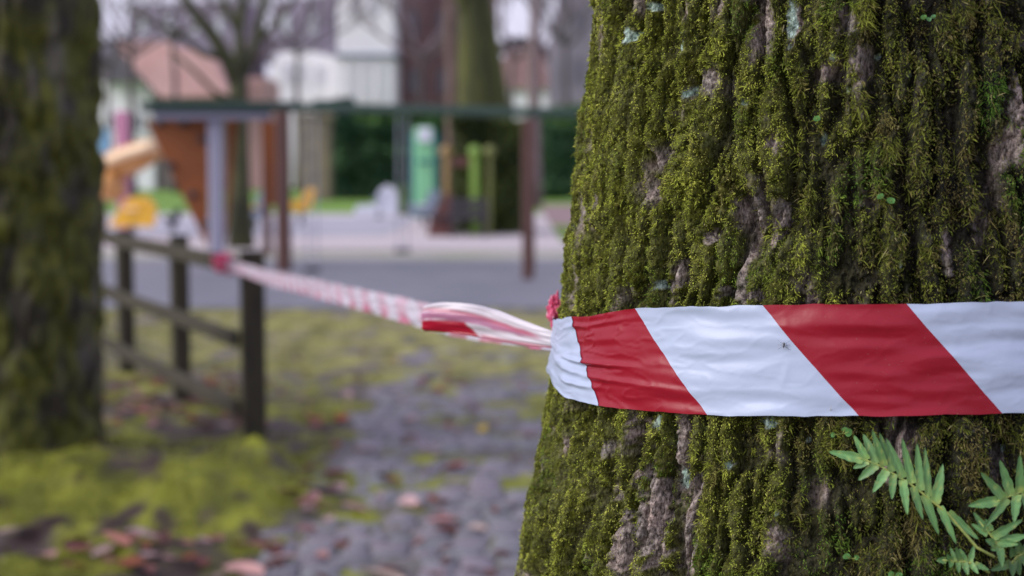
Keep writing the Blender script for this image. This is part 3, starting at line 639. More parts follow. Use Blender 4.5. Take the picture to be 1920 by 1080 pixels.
# ground cover: moss and short grass blades as one mass
def blades(name, n, xs, ys, hgt, cols, seed, cond=None, wid=.004):
    rng = np.random.default_rng(seed); x = rng.uniform(*xs, n); y = ys[0] + (ys[1] - ys[0]) * rng.random(n) ** 1.2
    k = cond(x, y, rng); x, y = x[k], y[k]; n = len(x); z = gh(x, y)
    c = fbm(x / .25, y / .25, 0, 2, 561)
    hgt = hgt * (1 - .45 * sstep(7, 9, y)); hh = hgt * rng.gamma(4, .25, n) * (1 + .4 * c); a = rng.uniform(0, 6.283, n); lean = rng.normal(0, .5, (n, 2)); w = wid * rng.uniform(.6, 1.3, n)
    b = np.stack([x, y, z - .002], -1); sd = np.stack([np.cos(a), np.sin(a), 0 * a], -1) * w[:, None]; tip = b + np.stack([lean[:, 0] * hh, lean[:, 1] * hh, hh], -1)
    V = np.stack([b - sd, b + sd, tip], 1).reshape(-1, 3); t = np.clip(.5 + c * .6 + rng.normal(0, .2, n), 0, 1)[:, None]
    C = np.array(cols[0]) * (1 - t) + np.array(cols[1]) * t; br = rng.random(n) < .08; C[br] = (.17, .12, .07)
    o = mesh_np(name, V, None, np.arange(3 * n).reshape(-1, 3), M['foliage'], None, {'col': np.repeat(C, 3, 0)}, smooth=False)
    return o
def near_cond(x, y, rng):
    m = fbm(x / .45, y / .6, 0, 3, 541) + .9 * fbm(x / .13, y / .2, 0, 3, 551) - .12 + .5 * sstep(7, 11, y) + .5 * np.exp(-((x + 1.6) / .9) ** 2 - ((y - 6) / 1.2) ** 2)
    onp = (x > -.86); patch = fbm(x / .5, y / .5, 0, 2, 601) + .12 * (y - 6.2)
    spotm = np.exp(-((x + .5) / .28) ** 2 - ((y - 5.35) / .10) ** 2)
    p = np.where(onp, sstep(.05, .5, patch) * .3 + spotm, sstep(-.15, .3, m)); return rng.random(len(x)) < p
tag(blades('ground_moss', 130000, (-4.5, 3.2), (4, 13.5), .022, ((.03, .035, .008), (.21, .22, .022)), 21, near_cond), 'yellow-green moss and short grass covering the verge and creeping over the cobbles', 'moss', kind='stuff')

# fallen leaves
def leaf_mesh(rng, size, col):
    V, Fq, C = [], [], []; k = 7
    curl = rng.uniform(.1, .6); tw = rng.uniform(-.5, .5); asp = rng.uniform(.5, .8)
    for i in range(k):
        u = i / (k - 1); w = asp * .5 * math.sin(math.pi * (u * .92 + .04)) ** .7 * (1 + .2 * math.sin(u * 19))
        for j in (-1, -.5, 0, .5, 1):
            V.append(((u - .5) * size, j * w * size, size * (curl * (abs(j) ** 1.6) * w + tw * .2 * (u - .5) * j + .25 * curl * (u - .5) ** 2) + .006)); C.append(np.array(col) * rng.uniform(.75, 1.2))
    for i in range(k - 1):
        for j in range(4): a = i * 5 + j; Fq.append((a, a + 1, a + 6, a + 5))
    return V, Fq, C
LC = [(.16, .05, .045), (.22, .09, .08), (.10, .04, .035), (.27, .14, .14), (.18, .055, .03), (.34, .23, .23)]
lrng = random.Random(9)
def place_leaf(x, y, size, col, label, group=None, rz=None):
    V, Fq, C = leaf_mesh(lrng, size, col); o = mesh_np('fallen_leaf', V, Fq, None, M['leaf'], None, {'col': C})
    z = float(gh(x, y)) + (.012 if x > -.86 else .016); o.location = (x, y, z); o.rotation_euler = (lrng.uniform(-.3, .3), lrng.uniform(-.3, .3), rz if rz is not None else lrng.uniform(0, 6.3))
    return tag(o, label, 'leaf', group)
for px, py, s_z, c, lb in [(832, 962, .13, (.42, .2, .2), 'large pink-brown curled leaf in the middle of the cobbled path'), (838, 978, .11, (.13, .03, .02), 'dark brown leaf tucked under the large pink leaf on the cobbles'),
                          (715, 1062, .16, (.5, .38, .33), 'big pale leaf lying at the bottom edge of the cobbles'), (735, 1052, .10, (.12, .04, .04), 'dark leaf against the big pale leaf on the cobbles'),
                          (455, 1056, .15, (.48, .27, .26), 'large pale pink leaf at the foot of the mossy bank'), (590, 778, .12, (.36, .08, .03), 'bright orange-red leaf on the grass beyond the last fence post'),
                          (905, 792, .10, (.45, .33, .04), 'yellow leaf on the far cobbles close to the near trunk'), (662, 940, .11, (.42, .22, .22), 'pinkish leaf on the left side of the cobbles'),
                          (765, 932, .10, (.5, .33, .34), 'pale pink leaf left of the large curled leaf on the cobbles'), (852, 866, .13, (.28, .09, .1), 'red-brown leaf on the far half of the cobbled path'),
                          (685, 835, .13, (.22, .07, .06), 'reddish leaf on the cobbles right of the mossy bank'), (718, 884, .07, (.02, .02, .012), 'small black leaf standing up on the cobbles'),
                          (895, 975, .08, (.5, .38, .34), 'small pale leaf on the cobbles nearest the mossy trunk'), (215, 1030, .13, (.4, .17, .14), 'red-brown leaf at the bottom left under the bank'),
                          (265, 1000, .13, (.42, .3, .3), 'greyish pink leaf at the bottom left under the bank'), (640, 775, .1, (.3, .06, .03), 'rusty leaf right of the bright orange-red leaf')]:
    p = G(px, py, .05); place_leaf(p.x, p.y, s_z, c, lb)
def scatter(n, pxr, pyr, label, group, smin=.05, smax=.1):
    for i in range(n):
        p = G(lrng.uniform(*pxr), lrng.uniform(*pyr), .04); place_leaf(p.x, p.y, lrng.uniform(smin, smax), lrng.choice(LC), label, group)
scatter(34, (570, 1010), (800, 1075), 'small reddish brown dead leaf lying on the cobbled path', 'dead leaves scattered on the cobbles', .04, .085)
scatter(46, (20, 540), (1000, 1078), 'reddish brown dead leaf heaped along the foot of the mossy bank', 'dead leaves below the mossy bank', .05, .11)
scatter(110, (165, 500), (690, 800), 'red-brown dead leaf on the grass around the wooden fence', 'dead leaves around the fence', .06, .11)
scatter(60, (500, 1000), (640, 800), 'small brown dead leaf on the far grass of the path', 'dead leaves on the far verge', .05, .1)
scatter(14, (540, 640), (880, 990), 'brown dead leaf lying between the mossy bank and the cobbles', 'dead leaves at the cobble edge', .07, .12)

def sheet(name, pts, z, m):
    mesh_np(name, [(x, y, z) for x, y in pts], [tuple(range(4))], None, m, smooth=False)['kind'] = 'structure'
sheet('asphalt_path', [(-60, 13.8), (60, 13.8), (60, 21), (-60, 21)], .012, mat('asphalt', (.125, .13, .165), (.165, .165, .2), 1.2, .6, .003, 80))
sheet('grass_strip', [(-60, 21), (60, 21), (60, 23.3), (-60, 23.3)], .008, mat('worn_grass', (.26, .27, .2), (.33, .31, .31), .8, .9, .02, 20))
sheet('sand_area', [(-60, 23.3), (60, 23.3), (60, 41), (-60, 41)], .016, mat('pale_sand', (.42, .37, .39), (.5, .45, .48), .25, .9, .01, 9))
sheet('paved_square', [(-9, 28), (-2.5, 28), (-2.5, 38), (-9, 38)], .022, mat('grey_paving', (.3, .3, .36), (.36, .35, .42), .4, .8))
sheet('lawn', [(-80, 41), (80, 41), (80, 130), (-80, 130)], .02, mat('lawn_green', (.09, .2, .02), (.15, .27, .03), .5, .9, .05, 8))
sheet('side_lawn', [(.9, 25.5), (12, 25.5), (12, 33), (.9, 33)], .024, mat('side_grass', (.12, .2, .03), (.17, .24, .05), .8, .9))
sheet('bare_earth', [(.9, 33), (12, 33), (12, 50), (.9, 50)], .028, mat('brown_earth', (.2, .13, .14), (.26, .18, .19), .6, .95))

# ------------------------------------------------------------------ left tree
LT = thing('verge_tree', 'blurred dark mossy tree trunk standing left in front of the fence', 'tree', (-2.28, 6.55, .1)); LO = np.array(LT.location)
a = np.linspace(0, 2 * math.pi, 200, endpoint=False); zs2 = np.concatenate([np.linspace(-.15, 2.2, 200), np.linspace(2.25, 7, 40)]); A2, Z2 = np.meshgrid(a, zs2, indexing='ij')
r2 = np.interp(Z2, [-.15, .15, .35, .6, 1.2, 2.3, 7], [.37, .365, .36, .365, .375, .405, .25])
root = sstep(.45, -.1, Z2) * .05 * np.maximum(0, np.cos(A2 * 5 + .6)) 
r2 = r2 + root - .03 * np.exp(-(pnoise(np.cos(A2) * 5, np.sin(A2) * 5, Z2 * 3, 701) / .15) ** 2) + .035 * fbm(np.cos(A2) * 3.5, np.sin(A2) * 3.5, Z2 * 4, 4, 711)
P2 = np.stack([r2 * np.cos(A2), r2 * np.sin(A2), Z2 - .1], -1)
n3 = fbm(np.cos(A2) * 2.2, np.sin(A2) * 2.2, Z2 * 3.5, 5, 721)[..., None]; n4 = fbm(np.cos(A2) * 9, np.sin(A2) * 9, Z2 * 12, 3, 731)[..., None]
mm = sstep(-.3, .35, n3 + .2); c = (np.array((.035, .03, .022)) + n4 * .02) * (1 - mm) + np.array((.075, .08, .012)) * (1 + n4 * .9) * mm
pale_ = .6 * sstep(.4, .7, fbm(np.cos(A2) * 2, np.sin(A2) * 2, Z2 * 1.5 + 9, 3, 741))[..., None]; c = c * (1 - pale_) + np.array((.13, .115, .11)) * pale_
mesh_np('trunk', P2.reshape(-1, 3), grid_faces(len(a), len(zs2), True), None, M['leaf'], LT, {'col': np.clip(c, .008, .4).reshape(-1, 3)})
limbs(LT, -2.28, 6.55, 6.4, .15, 5, 3., random.Random(5), 2, 'crown')

# ------------------------------------------------------------------ wooden fence
fence = thing('wooden_fence', 'dark weathered post and rail fence with three rails beside the path', 'fence', (-1.32, 7.2, 0))
fp = [(-1.32 - .65 * k, 7.2 + 1.2 * k) for k in range(6)]
for i, (x, y) in enumerate(fp):
    mb = MB(); ww = .115 if i == 0 else .10; hgt = .968 + (.02 if i == 1 else 0)
    mb.box((x, y, hgt / 2 - .05), (ww, ww, hgt + .1), Matrix.Rotation(.3 + .1 * i, 3, 'Z'), .008); mb.build('post', M['fencewood'], fence)
for zr in (.905, .53, .175):
    for i in range(5):
        a_, b_ = Vector((*fp[i], zr + .008 * ((i * 7) % 3 - 1))), Vector((*fp[i + 1], zr)); off_ = Vector((-.075, -.04, 0)); mb = MB(); d = b_ - a_
        mb.box((a_ + b_) / 2 + off_, (d.length - .004, .035, .085), d.to_track_quat('X', 'Z').to_matrix(), .006); mb.build('rail', M['fencewood'], fence)

# ------------------------------------------------------------------ playground
GRN = mat('dark_green_paint', (.008, .034, .028), rough=.4); BRN = mat('brown_stained_wood', (.07, .03, .027), (.10, .042, .035), 6, .6, stretch=(3, 3, .4))
ORG = mat('orange_plywood', (.17, .042, .004), (.23, .06, .007), 2, .5); MET = mat('galvanised_steel', (.3, .3, .4), rough=.4, metal=.3); DRK = mat('dark_rubber', (.02, .02, .03), rough=.6)
YEL = mat('yellow_paint', (.75, .42, .04), rough=.35); CRM = mat('cream_plastic', (.8, .6, .4), rough=.4); OSL = mat('orange_slide_plastic', (.58, .29, .10), rough=.3); PNK = mat('pink_paint', (.5, .22, .36), rough=.4)
BLU = mat('light_blue_paint', (.2, .42, .6), rough=.4); GLI = mat('pale_green_paint', (.2, .5, .27), rough=.35); GLM = mat('lime_paint', (.2, .34, .06), rough=.4); WHT = mat('white_plastic', (.6, .62, .72), rough=.4)
TEAL = mat('teal_paint', (.02, .16, .18), rough=.4); GRY = mat('greyblue_paint', (.2, .25, .33), rough=.5); RUS = mat('rusty_red_wood', (.12, .045, .04), rough=.6)
def vbar(mb, px, y0, y1, Y, wpx, dep=None):
    a_, b_ = W(px, y0, Y), W(px, y1, Y); w_ = wpx / F * Y; mb.box((a_ + b_) / 2, (w_, dep or w_, abs(a_.z - b_.z)), None, w_ * .12)
def pbox(mb, x0, y0, x1, y1, Y, dep, bev=.01):
    a_, b_ = W(x0, y0, Y), W(x1, y1, Y); mb.box(((a_.x + b_.x) / 2, Y + dep / 2, (a_.z + b_.z) / 2), (abs(b_.x - a_.x), dep, abs(a_.z - b_.z)), None, bev)
gy_ = lambda Y: 310 + 1.4 * F / Y
# climbing frame
cf = thing('climbing_frame', 'playground frame with dark green top beam, orange tapering climbing board and brown post', 'climbing frame', (W(400, 310, 19).x, 19, 0))
mb = MB(); pbox(mb, 262, 190, 562, 208, 19, .5, .02); mb.build('roof_beam', GRN, cf)
mb = MB(); pbox(mb, 285, 209, 505, 224, 19.1, .1, .02); mb.build('cross_rail', MET, cf)
mb = MB(); vbar(mb, 406, 224, gy_(19.3), 19.3, 26, .14); mb.build('steel_post', MET, cf)
mb = MB(); vbar(mb, 531, 208, gy_(18.7), 18.7, 26, .16); mb.build('post', BRN, cf)
mb = MB(); vbar(mb, 500, 209, gy_(22), 22, 15, .12); mb.build('post', BRN, cf)
def board(poly, Y, m=ORG, holes=()):
    mb = MB(); mb.poly([W(x, y, Y) for x, y in poly], (0, .04, 0)); o = mb.build('climbing_board', m, cf)
    for x, y in holes: h_ = MB(); p = W(x, y, Y); h_.ball(p + Vector((0, -.02, 0)), .065, 10, (1, .6, .8)); h_.build('hold', DRK, o, True)
board([(272, 226), (390, 224), (390, 468), (385, 455)], 19.6, holes=[(298, 232), (345, 232), (380, 262), (320, 310), (362, 365), (385, 420)])
board([(425, 224), (445, 226), (428, 410), (421, 468)], 19.7)
board([(491, 228), (522, 228), (522, 385), (500, 385)], 20.2)
# swings
sw = thing('swing_frame', 'long dark green swing beam on brown wooden posts with two swings hanging', 'swing frame', (W(990, 310, 17.6).x, 17.6, 0))
mb = MB(); a_, b_ = W(560, 201, 18.6), W(1110, 213, 17.3); d = b_ - a_; mb.box((a_ + b_) / 2, (d.length, .14, .12), d.to_track_quat('X', 'Z').to_matrix(), .015); mb.build('crossbeam', GRN, sw)
mb = MB(); vbar(mb, 990, 222, gy_(17.4), 17.4, 22, .14); mb.build('post', BRN, sw)
mb = MB(); mb.tube([W(995, 222, 17.6), Vector((W(999, 450, 18.6).x, 18.9, 0))], .035, 8); mb.build('brace', mat('orange_brown_wood', (.13, .05, .025), rough=.6), sw)
for px, sy in ((585, 505), (755, 470)):
    Y = 18.6 - (px - 560) / 550 * 1.3
    for dx in (-9, 9): mb = MB(); mb.tube([W(px + dx, 207, Y), W(px + dx, sy, Y)], .012, 5); mb.build('chain', MET, sw)
    mb = MB(); p = W(px, sy, Y); mb.box(p, (.2, .2, .05), None, .015); mb.build('swing_seat', DRK, sw)
# slide
sl_ = thing('slide', 'orange and cream tube slide curling down beside the left trunk', 'slide', (W(235, 310, 27).x, 27, 0))
def ribbon_tube(pts, Y, rad, name, m, par): mb = MB(); mb.tube([W(x, y, Y + k * .15) for k, (x, y) in enumerate(pts)], rad, 12); mb.build(name, m, par, True)
ribbon_tube([(288, 280), (262, 292), (230, 305), (200, 320), (186, 335)], 27, [.22, .27, .3, .3, .26], 'upper_chute', OSL, sl_)
ribbon_tube([(292, 270), (270, 277), (235, 288), (195, 305)], 26.6, .1, 'chute_rim', CRM, sl_)
ribbon_tube([(190, 335), (205, 352), (225, 362)], 27, [.26, .27, .2], 'lower_chute', OSL, sl_)
mb = MB(); vbar(mb, 232, 208, gy_(28), 28, 24, .2); mb.build('post', PNK, sl_)
mb = MB(); vbar(mb, 193, 240, 292, 28.4, 26, .08); mb.build('side_panel', BLU, sl_)
mb = MB(); vbar(mb, 193, 292, gy_(28.6), 28.6, 10, .1); mb.build('post', BRN, sl_)
def spring_rider(px, py, Y, s, m, m2, label, shp=((-.36, .1), (-.15, 0), (.18, 0), (.34, .16), (.36, .44), (.44, .52), (.4, .64), (.2, .68), (.08, .5), (.02, .3), (-.15, .26), (-.3, .32), (-.42, .3))):
    p = G(px, gy_(Y)); o = thing('spring_rider', label, 'spring rider', (p.x, Y, 0), 'spring riders in the playground'); h_ = W(px, py, Y).z; p = Vector((p.x, Y, 0))
    mb = MB(); mb.tube([p + Vector((.07 * math.cos(k * .8), .07 * math.sin(k * .8), h_ * .55 * k / 40)) for k in range(41)], .014, 6); mb.build('spring', DRK, o, True)
    mb = MB(); mb.poly([p + Vector((x * s, -.06, h_ * .5 + z * s)) for x, z in shp], (0, .12, 0)); mb.build('body', m, o)
    mb = MB(); mb.box(p + Vector((-.02 * s, 0, h_ * .5 + .27 * s)), (.3 * s, .26, .05), None, .02); mb.build('seat', m2, o)
    mb = MB(); mb.tube([p + Vector((.2 * s, -.2, h_ * .5 + .42 * s)), p + Vector((.2 * s, .2, h_ * .5 + .42 * s))], .018, 8); mb.build('handle', m2, o)
spring_rider(252, 375, 25.5, .85, YEL, CRM, 'yellow and cream spring rider under the orange slide', ((-.5, -.1), (.45, -.1), (.5, .35), (.3, .55), (-.1, .5)))
spring_rider(566, 368, 33, .8, YEL, OSL, 'bright yellow spring rider seen right of the brown climbing frame post')
spring_rider(478, 388, 31, .9, GRY, YEL, 'dark blue-grey spring rider seen under the orange climbing board')
spring_rider(326, 400, 30, .45, DRK, GRY, 'dark spring rider between the slide and the tapering climbing board')
spring_rider(712, 368, 37, 1.0, WHT, GRY, 'pale grey-white spring rider in front of the dark hedge', ((-.65, -.2), (-.6, .05), (-.1, .1), (.0, .45), (.2, .6), (.42, .5), (.5, .1), (.45, -.2)))
spring_rider(795, 385, 33, .9, GRY, WHT, 'low blue-grey spring rider beneath the pale green pillar')
# green play panels behind
pt = thing('play_tower', 'pale green and teal upright play panel in front of the hedge', 'play equipment', (W(797, 310, 38).x, 38, 0))
mb = MB(); vbar(mb, 796, 238, gy_(38), 38, 36, .2); mb.build('panel', GLI, pt)
mb = MB(); vbar(mb, 775, 250, gy_(38.2), 38.2, 9, .12); mb.build('post', TEAL, pt)
mb = MB(); vbar(mb, 819, 250, gy_(38.2), 38.2, 9, .12); mb.build('post', TEAL, pt)
mb = MB(); pbox(mb, 784, 240, 809, 266, 37.8, .06, .02); mb.build('sign_board', WHT, pt)
mb = MB(); pbox(mb, 781, 300, 812, 306, 37.8, .06, .02); mb.build('rail', TEAL, pt)
p2 = thing('play_house', 'lime green and ochre play posts with round knobs behind the bench', 'play equipment', (W(880, 310, 28.3).x, 28.3, 0))
for px, m_, wd in ((836, mat('ochre_wood', (.3, .2, .08), rough=.6), 11), (890, GLM, 19), (918, mat('olive_paint', (.16, .18, .05), rough=.5), 8)):
    mb = MB(); vbar(mb, px, 288, gy_(28.3), 28.3, wd * (.8 if wd == 19 else 1), .1); o = mb.build('post', m_, p2); 
    if wd < 20: mb = MB(); mb.ball(W(px, 284, 28.3), .13); mb.build('knob', m_, o, True)
mb = MB(); pbox(mb, 846, 295, 880, 312, 28.3, .08); mb.build('crossbar', RUS, p2)
bl = thing('blue_play_ball', 'small blue ball on a pole against the hedge', 'play equipment', (W(958, 310, 36).x, 36, 0))
mb = MB(); mb.ball(W(955, 303, 36), .2, 12); mb.build('ball', BLU, bl, True); mb = MB(); vbar(mb, 955, 318, gy_(36), 36.0, 5, .06); mb.build('pole', MET, bl)
# bench
bn = thing('park_bench', 'dark slatted park bench facing away in the sandy playground', 'bench', (W(878, 310, 27.6).x, 27.6, 0)); BW = mat('dark_bench_wood', (.025, .022, .03), (.05, .042, .055), 5, .6)
mb = MB()
for y0 in (372, 386, 400): pbox(mb, 842, y0, 916, y0 + 11, 27.4, .04, .008)
mb.build('backrest', BW, bn); mb = MB()
for k in range(4): pbox(mb, 842, 411, 916, 414, 27.5 + .12 * k, .09, .006)
mb.build('seat', BW, bn)
for px in (849, 909):
    for Y in (27.45, 27.9): mb = MB(); vbar(mb, px, 372 if Y < 27.6 else 414, gy_(Y), Y, 6.5, .06); mb.build('leg', BW, bn)
b2 = thing('wooden_seat_block', 'reddish brown slanting wooden seat end left of the park bench', 'bench', (W(822, 310, 27.8).x, 27.8, 0))
mb = MB(); mb.poly([W(x, y, 27.8) for x, y in ((800, 448), (806, 410), (832, 365), (848, 362), (846, 448))], (0, .5, 0)); mb.build('side_board', RUS, b2)
mb = MB(); pbox(mb, 803, 404, 846, 410, 27.6, .9); mb.build('seat', BW, b2)

# ------------------------------------------------------------------ hedge, bushes, trees, buildings
def leafbox(name, lab, cat, x0, x1, y0, y1, zt, n, c0, c1, seed, ls=.12, zb_=0, kind=None, core=True):
    o = thing(name, lab, cat, ((x0 + x1) / 2, (y0 + y1) / 2, 0)); O = np.array(o.location); rng = np.random.default_rng(seed)
    x = rng.uniform(x0, x1, n); y = np.where(rng.random(n) < .6, y0 + np.abs(rng.normal(0, .18, n)), rng.uniform(y0, y1, n)); 
    top = zt * (1 + .07 * fbm(x / 2.5, y / 2.5, 0, 3, seed)); z = zb_ + (top - zb_) * np.where(rng.random(n) < .25, 1 - np.abs(rng.normal(0, .04, n)), rng.random(n))
    y = y + .35 * fbm(x / 1.1, z / 1.1, 0, 2, seed + 3)
    P = np.stack([x, y, z], -1); u = rng.normal(0, 1, (n, 3)); u /= np.linalg.norm(u, axis=1)[:, None]; v = np.cross(u, rng.normal(0, 1, (n, 3))); v /= np.linalg.norm(v, axis=1)[:, None]; s = (ls * rng.uniform(.6, 1.4, n))[:, None]
    V = np.stack([P - u * s, P - v * s * .5, P + u * s, P + v * s * .5], 1).reshape(-1, 3) - O
    t = np.clip(.45 + .6 * fbm(x / 1.2, z / 1.2, y, 2, seed + 9) + rng.normal(0, .2, n), 0, 1)[:, None]; C = np.array(c0) * (1 - t) + np.array(c1) * t
    mesh_np('foliage', V, np.arange(4 * n).reshape(-1, 4), None, M['foliage'], o, {'col': np.repeat(C, 4, 0)}, smooth=False)
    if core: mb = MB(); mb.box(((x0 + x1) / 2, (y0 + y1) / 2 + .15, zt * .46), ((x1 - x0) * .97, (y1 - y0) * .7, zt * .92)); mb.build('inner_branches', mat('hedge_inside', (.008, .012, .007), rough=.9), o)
    return o
HY = 58.
hz = W(700, 232, HY).z
leafbox('hedge', 'tall dark green clipped hedge behind the playground', 'hedge', W(618, 300, HY).x, W(1900, 300, HY).x, HY, HY + 2.5, hz, 44000, (.015, .06, .03), (.1, .2, .09), 31, .13)
leafbox('bush', 'light green rounded bush rising over the left half of the hedge', 'bush', W(665, 300, HY + 3).x, W(830, 300, HY + 3).x, HY + 3, HY + 5, W(700, 213, HY + 3).z, 7000, (.04, .13, .03), (.14, .28, .05), 32, .14)
leafbox('bush', 'bright green bush over the hedge beside the near trunk', 'bush', W(1010, 300, HY + 3).x, W(1130, 300, HY + 3).x, HY + 3, HY + 5, W(1050, 208, HY + 3).z, 6000, (.05, .14, .02), (.16, .32, .04), 33, .14)
leafbox('bush', 'dark teal conifer bush beside the green swing beam', 'bush', W(590, 300, 62).x, W(660, 300, 62).x, 62, 63.5, W(620, 188, 62).z, 4000, (.01, .06, .04), (.03, .12, .07), 34, .14)
leafbox('low_shrub', 'low yellow-green shrub left of the lime play post', 'shrub', W(925, 400, 34).x, W(972, 400, 34).x, 34, 35, W(700, 345, 34).z, 2500, (.1, .2, .03), (.2, .34, .06), 35, .07)
leafbox('low_shrub', 'low yellow-green shrub between the pale spring rider and the pale green pillar', 'shrub', W(735, 400, 40).x, W(775, 400, 40).x, 40, 41, W(700, 352, 40).z, 2000, (.1, .22, .03), (.22, .36, .05), 36, .07)
leafbox('ivy_thicket', 'dark mottled green thicket round the base of the leaning mossy trunk', 'shrub', W(846, 300, 29).x, W(985, 300, 29).x, 28.7, 29.4, W(700, 222, 29).z, 5200, (.015, .03, .012), (.12, .16, .03), 38, .07, core=False)
# stone gate pillar
gp = thing('stone_pillar', 'tall brown stone gate pillar left of the hedge', 'pillar', (W(592, 310, 56).x, 56, 0)); STN = mat('brown_stone', (.13, .11, .09), (.24, .2, .13), 1.6, .9, .03, 6)
mb = MB(); pbox(mb, 562, 222, 619, gy_(56), 56, 1., .04); mb.build('shaft', STN, gp); mb = MB(); pbox(mb, 557, 212, 623, 222, 55.9, 1.2, .04); mb.build('cap', STN, gp)

def tree2(name, label, px, Y, wpx, zt, seed, m, crown_m, n=5, L=5, depth=3, lean=0, group=None, rf=.12, ups=.6):
    o = thing(name, label, 'tree', (W(px, 310, Y).x, Y, 0), group); x = o.location.x; r = wpx / F * Y / 2
    rr = random.Random(seed); mb = MB(); pts = [Vector((x + lean * (k / 8) * zt, Y, zt * k / 8)) + Vector((rr.uniform(-.06, .06), rr.uniform(-.06, .06), 0)) for k in range(9)]; pts[0].z = -.1
    mb.tube(pts, [r * (1.35 if k == 0 else 1.1 - .06 * k) for k in range(9)], 14); mb.build('trunk', m, o, True)
    limbs(o, pts[-1].x, Y, zt - .4, r * rf * 4, n, L, rr, depth, 'crown', crown_m, ups, None, 1.)
    return o
# multi-limbed tree behind the climbing frame
mt = thing('playground_tree', 'dark tree with forking mossy limbs rising behind the climbing frame', 'tree', (W(447, 310, 24).x, 24, 0)); DB = mat('dark_olive_bark', (.03, .033, .018), (.065, .07, .028), 2, .9, .02, 9)
def pl(pts, rad, nm, m=DB, Y=24, par=mt): mb = MB(); mb.tube([W(x, y, Y + dy) for x, y, dy in pts], [r_ / F * Y for r_ in rad], 10); return mb.build(nm, m, par, True)
pl([(452, gy_(24), 0), (450, 350, 0), (448, 250, 0), (447, 180, 0), (446, 140, 0)], [26, 19, 17, 17, 18], 'trunk')
for pts, rad in (([(446, 160, 0), (425, 110, -.2), (395, 60, -.4), (360, 20, -.5), (330, -40, -.6)], [15, 14, 12, 10, 8]), ([(446, 150, 0), (450, 90, .3), (448, 40, .5), (462, -30, .7)], [14, 11, 10, 8]),
                 ([(450, 150, 0), (480, 80, .2), (490, 30, .4), (510, -40, .5)], [11, 9, 8, 7]), ([(425, 110, -.2), (380, 100, -.5), (330, 60, -.9), (280, 40, -1.2), (230, 10, -1.4)], [8, 6, 5, 4, 3]),
                 ([(448, 60, .4), (425, 20, .5), (410, -30, .5)], [8, 7, 5]), ([(480, 80, .2), (520, 40, .3), (560, -10, .5)], [6, 5, 4]), ([(440, 190, 0), (405, 175, -.4), (360, 130, -.8), (320, 95, -1.)], [7, 5, 4, 3])):
    pl(pts, rad, 'limb')
limbs(mt, mt.location.x, 24, 5.2, .1, 6, 3.2, random.Random(12), 3, 'crown')
# big green trunk
bt_ = thing('leaning_mossy_tree', 'big yellow-green mossy trunk flaring to the right behind the swings', 'tree', (W(905, 310, 30).x, 30, 0))
mb = MB(); mb.tube([W(x, y, 30) for x, y in ((925, 434), (918, 330), (908, 220), (900, 120), (893, 40), (882, -60), (875, -250))], [r_ / F * 30 for r_ in (60, 54, 50, 42, 34, 28, 24)], 16); mb.build('trunk', M['bigbark'], bt_, True)
pl([(885, 60, 0), (870, 0, -.2), (850, -80, -.3)], [18, 15, 12], 'limb', M['bigbark'], 30, bt_)
limbs(bt_, W(880, 0, 30).x, 30, 6., .15, 6, 4, random.Random(14), 3, 'crown', up=.9)
tree2('slim_tree', 'thin brown bare trunk between the brick house and the big mossy trunk', 845, 44, 26, 9, 15, mat('brown_bark', (.09, .06, .05), (.15, .1, .09), 2, .9), M['twig'], 5, 5)
tree2('slim_tree', 'pinkish bare trunk right of the big mossy trunk above the swing post', 1003, 46, 24, 9, 16, mat('pink_bark', (.16, .12, .12), (.22, .17, .18), 2, .9), M['twig'], 5, 5)
for k, (px, Y, w_, zt) in enumerate([(250, 66, 22, 7), (330, 72, 18, 8), (560, 78, 20, 8), (790, 70, 24, 7), (1060, 75, 20, 8), (960, 84, 18, 8), (205, 78, 18, 7), (480, 84, 18, 8)]):
    labs = ['bare tree left of the pink roof with spreading twigs', 'bare tree in front of the pink tiled roof', 'bare tree in front of the white wing of the house', 'bare reddish tree against the brick house',
            'bare tree in front of the grey building beside the near trunk', 'distant bare tree against the pale sky gap', 'bare tree at the edge of the left trunk', 'bare tree right of the pink roof'][k]
    tree2('bare_tree', labs, px, Y, w_ * .6, zt, 40 + k, M['twig'], mat('mauve_twigs%d' % k, (.11, .085, .1), (.17, .13, .15), 1, .9) if k % 2 else M['twig'], 6, 5.0, 2, group='bare trees in front of the houses')
# houses
WW = mat('white_render', (.82, .82, .88), (.86, .86, .9), .4, .7); GL = mat('window_glass', (.12, .14, .2), rough=.15); GLL = mat('pale_glass', (.4, .44, .56), rough=.2); RF = mat('pink_tile_roof', (.66, .36, .38), (.75, .45, .47), 1.2, .7)
DW = mat('shaded_dark_wall', (.12, .1, .12), rough=.8); SLR = mat('slate_roof', (.14, .13, .17), (.19, .17, .22), 1, .6)
def wins(par, rects, Y, m=GL, frame=WW):
    for x0, y0, x1, y1 in rects:
        mb = MB(); mb_ = MB(); a_, b_ = W(x0, y0, Y), W(x1, y1, Y); cx_, cz_ = (a_.x + b_.x) / 2, (a_.z + b_.z) / 2; ww_, hh_ = abs(b_.x - a_.x), abs(a_.z - b_.z)
        for dx in (-.5, 0, .5): mb.box((cx_ + dx * (ww_ - .1), Y - .06, cz_), (.1, .1, hh_))
        for dz in (-.5, .5): mb.box((cx_, Y - .06, cz_ + dz * (hh_ + .1)), (ww_ + .12, .1, .1))
        w_ = mb.build('window', frame, par); mb_.box((cx_, Y - .03, cz_), (ww_ - .1, .04, hh_ - .02)); mb_.build('pane', m, w_)
h1 = thing('white_house', 'white rendered house with a tall bright tower and a glazed lower wing', 'house', (W(640, 310, 90).x, 90, 0))
mb = MB(); pbox(mb, 630, -180, 740, gy_(90), 90, 5, .05); mb.build('tower', WW, h1)
mb = MB(); pbox(mb, 625, 100, 745, 106, 89.7, 5.4, .05); mb.build('cornice', GRY, h1)
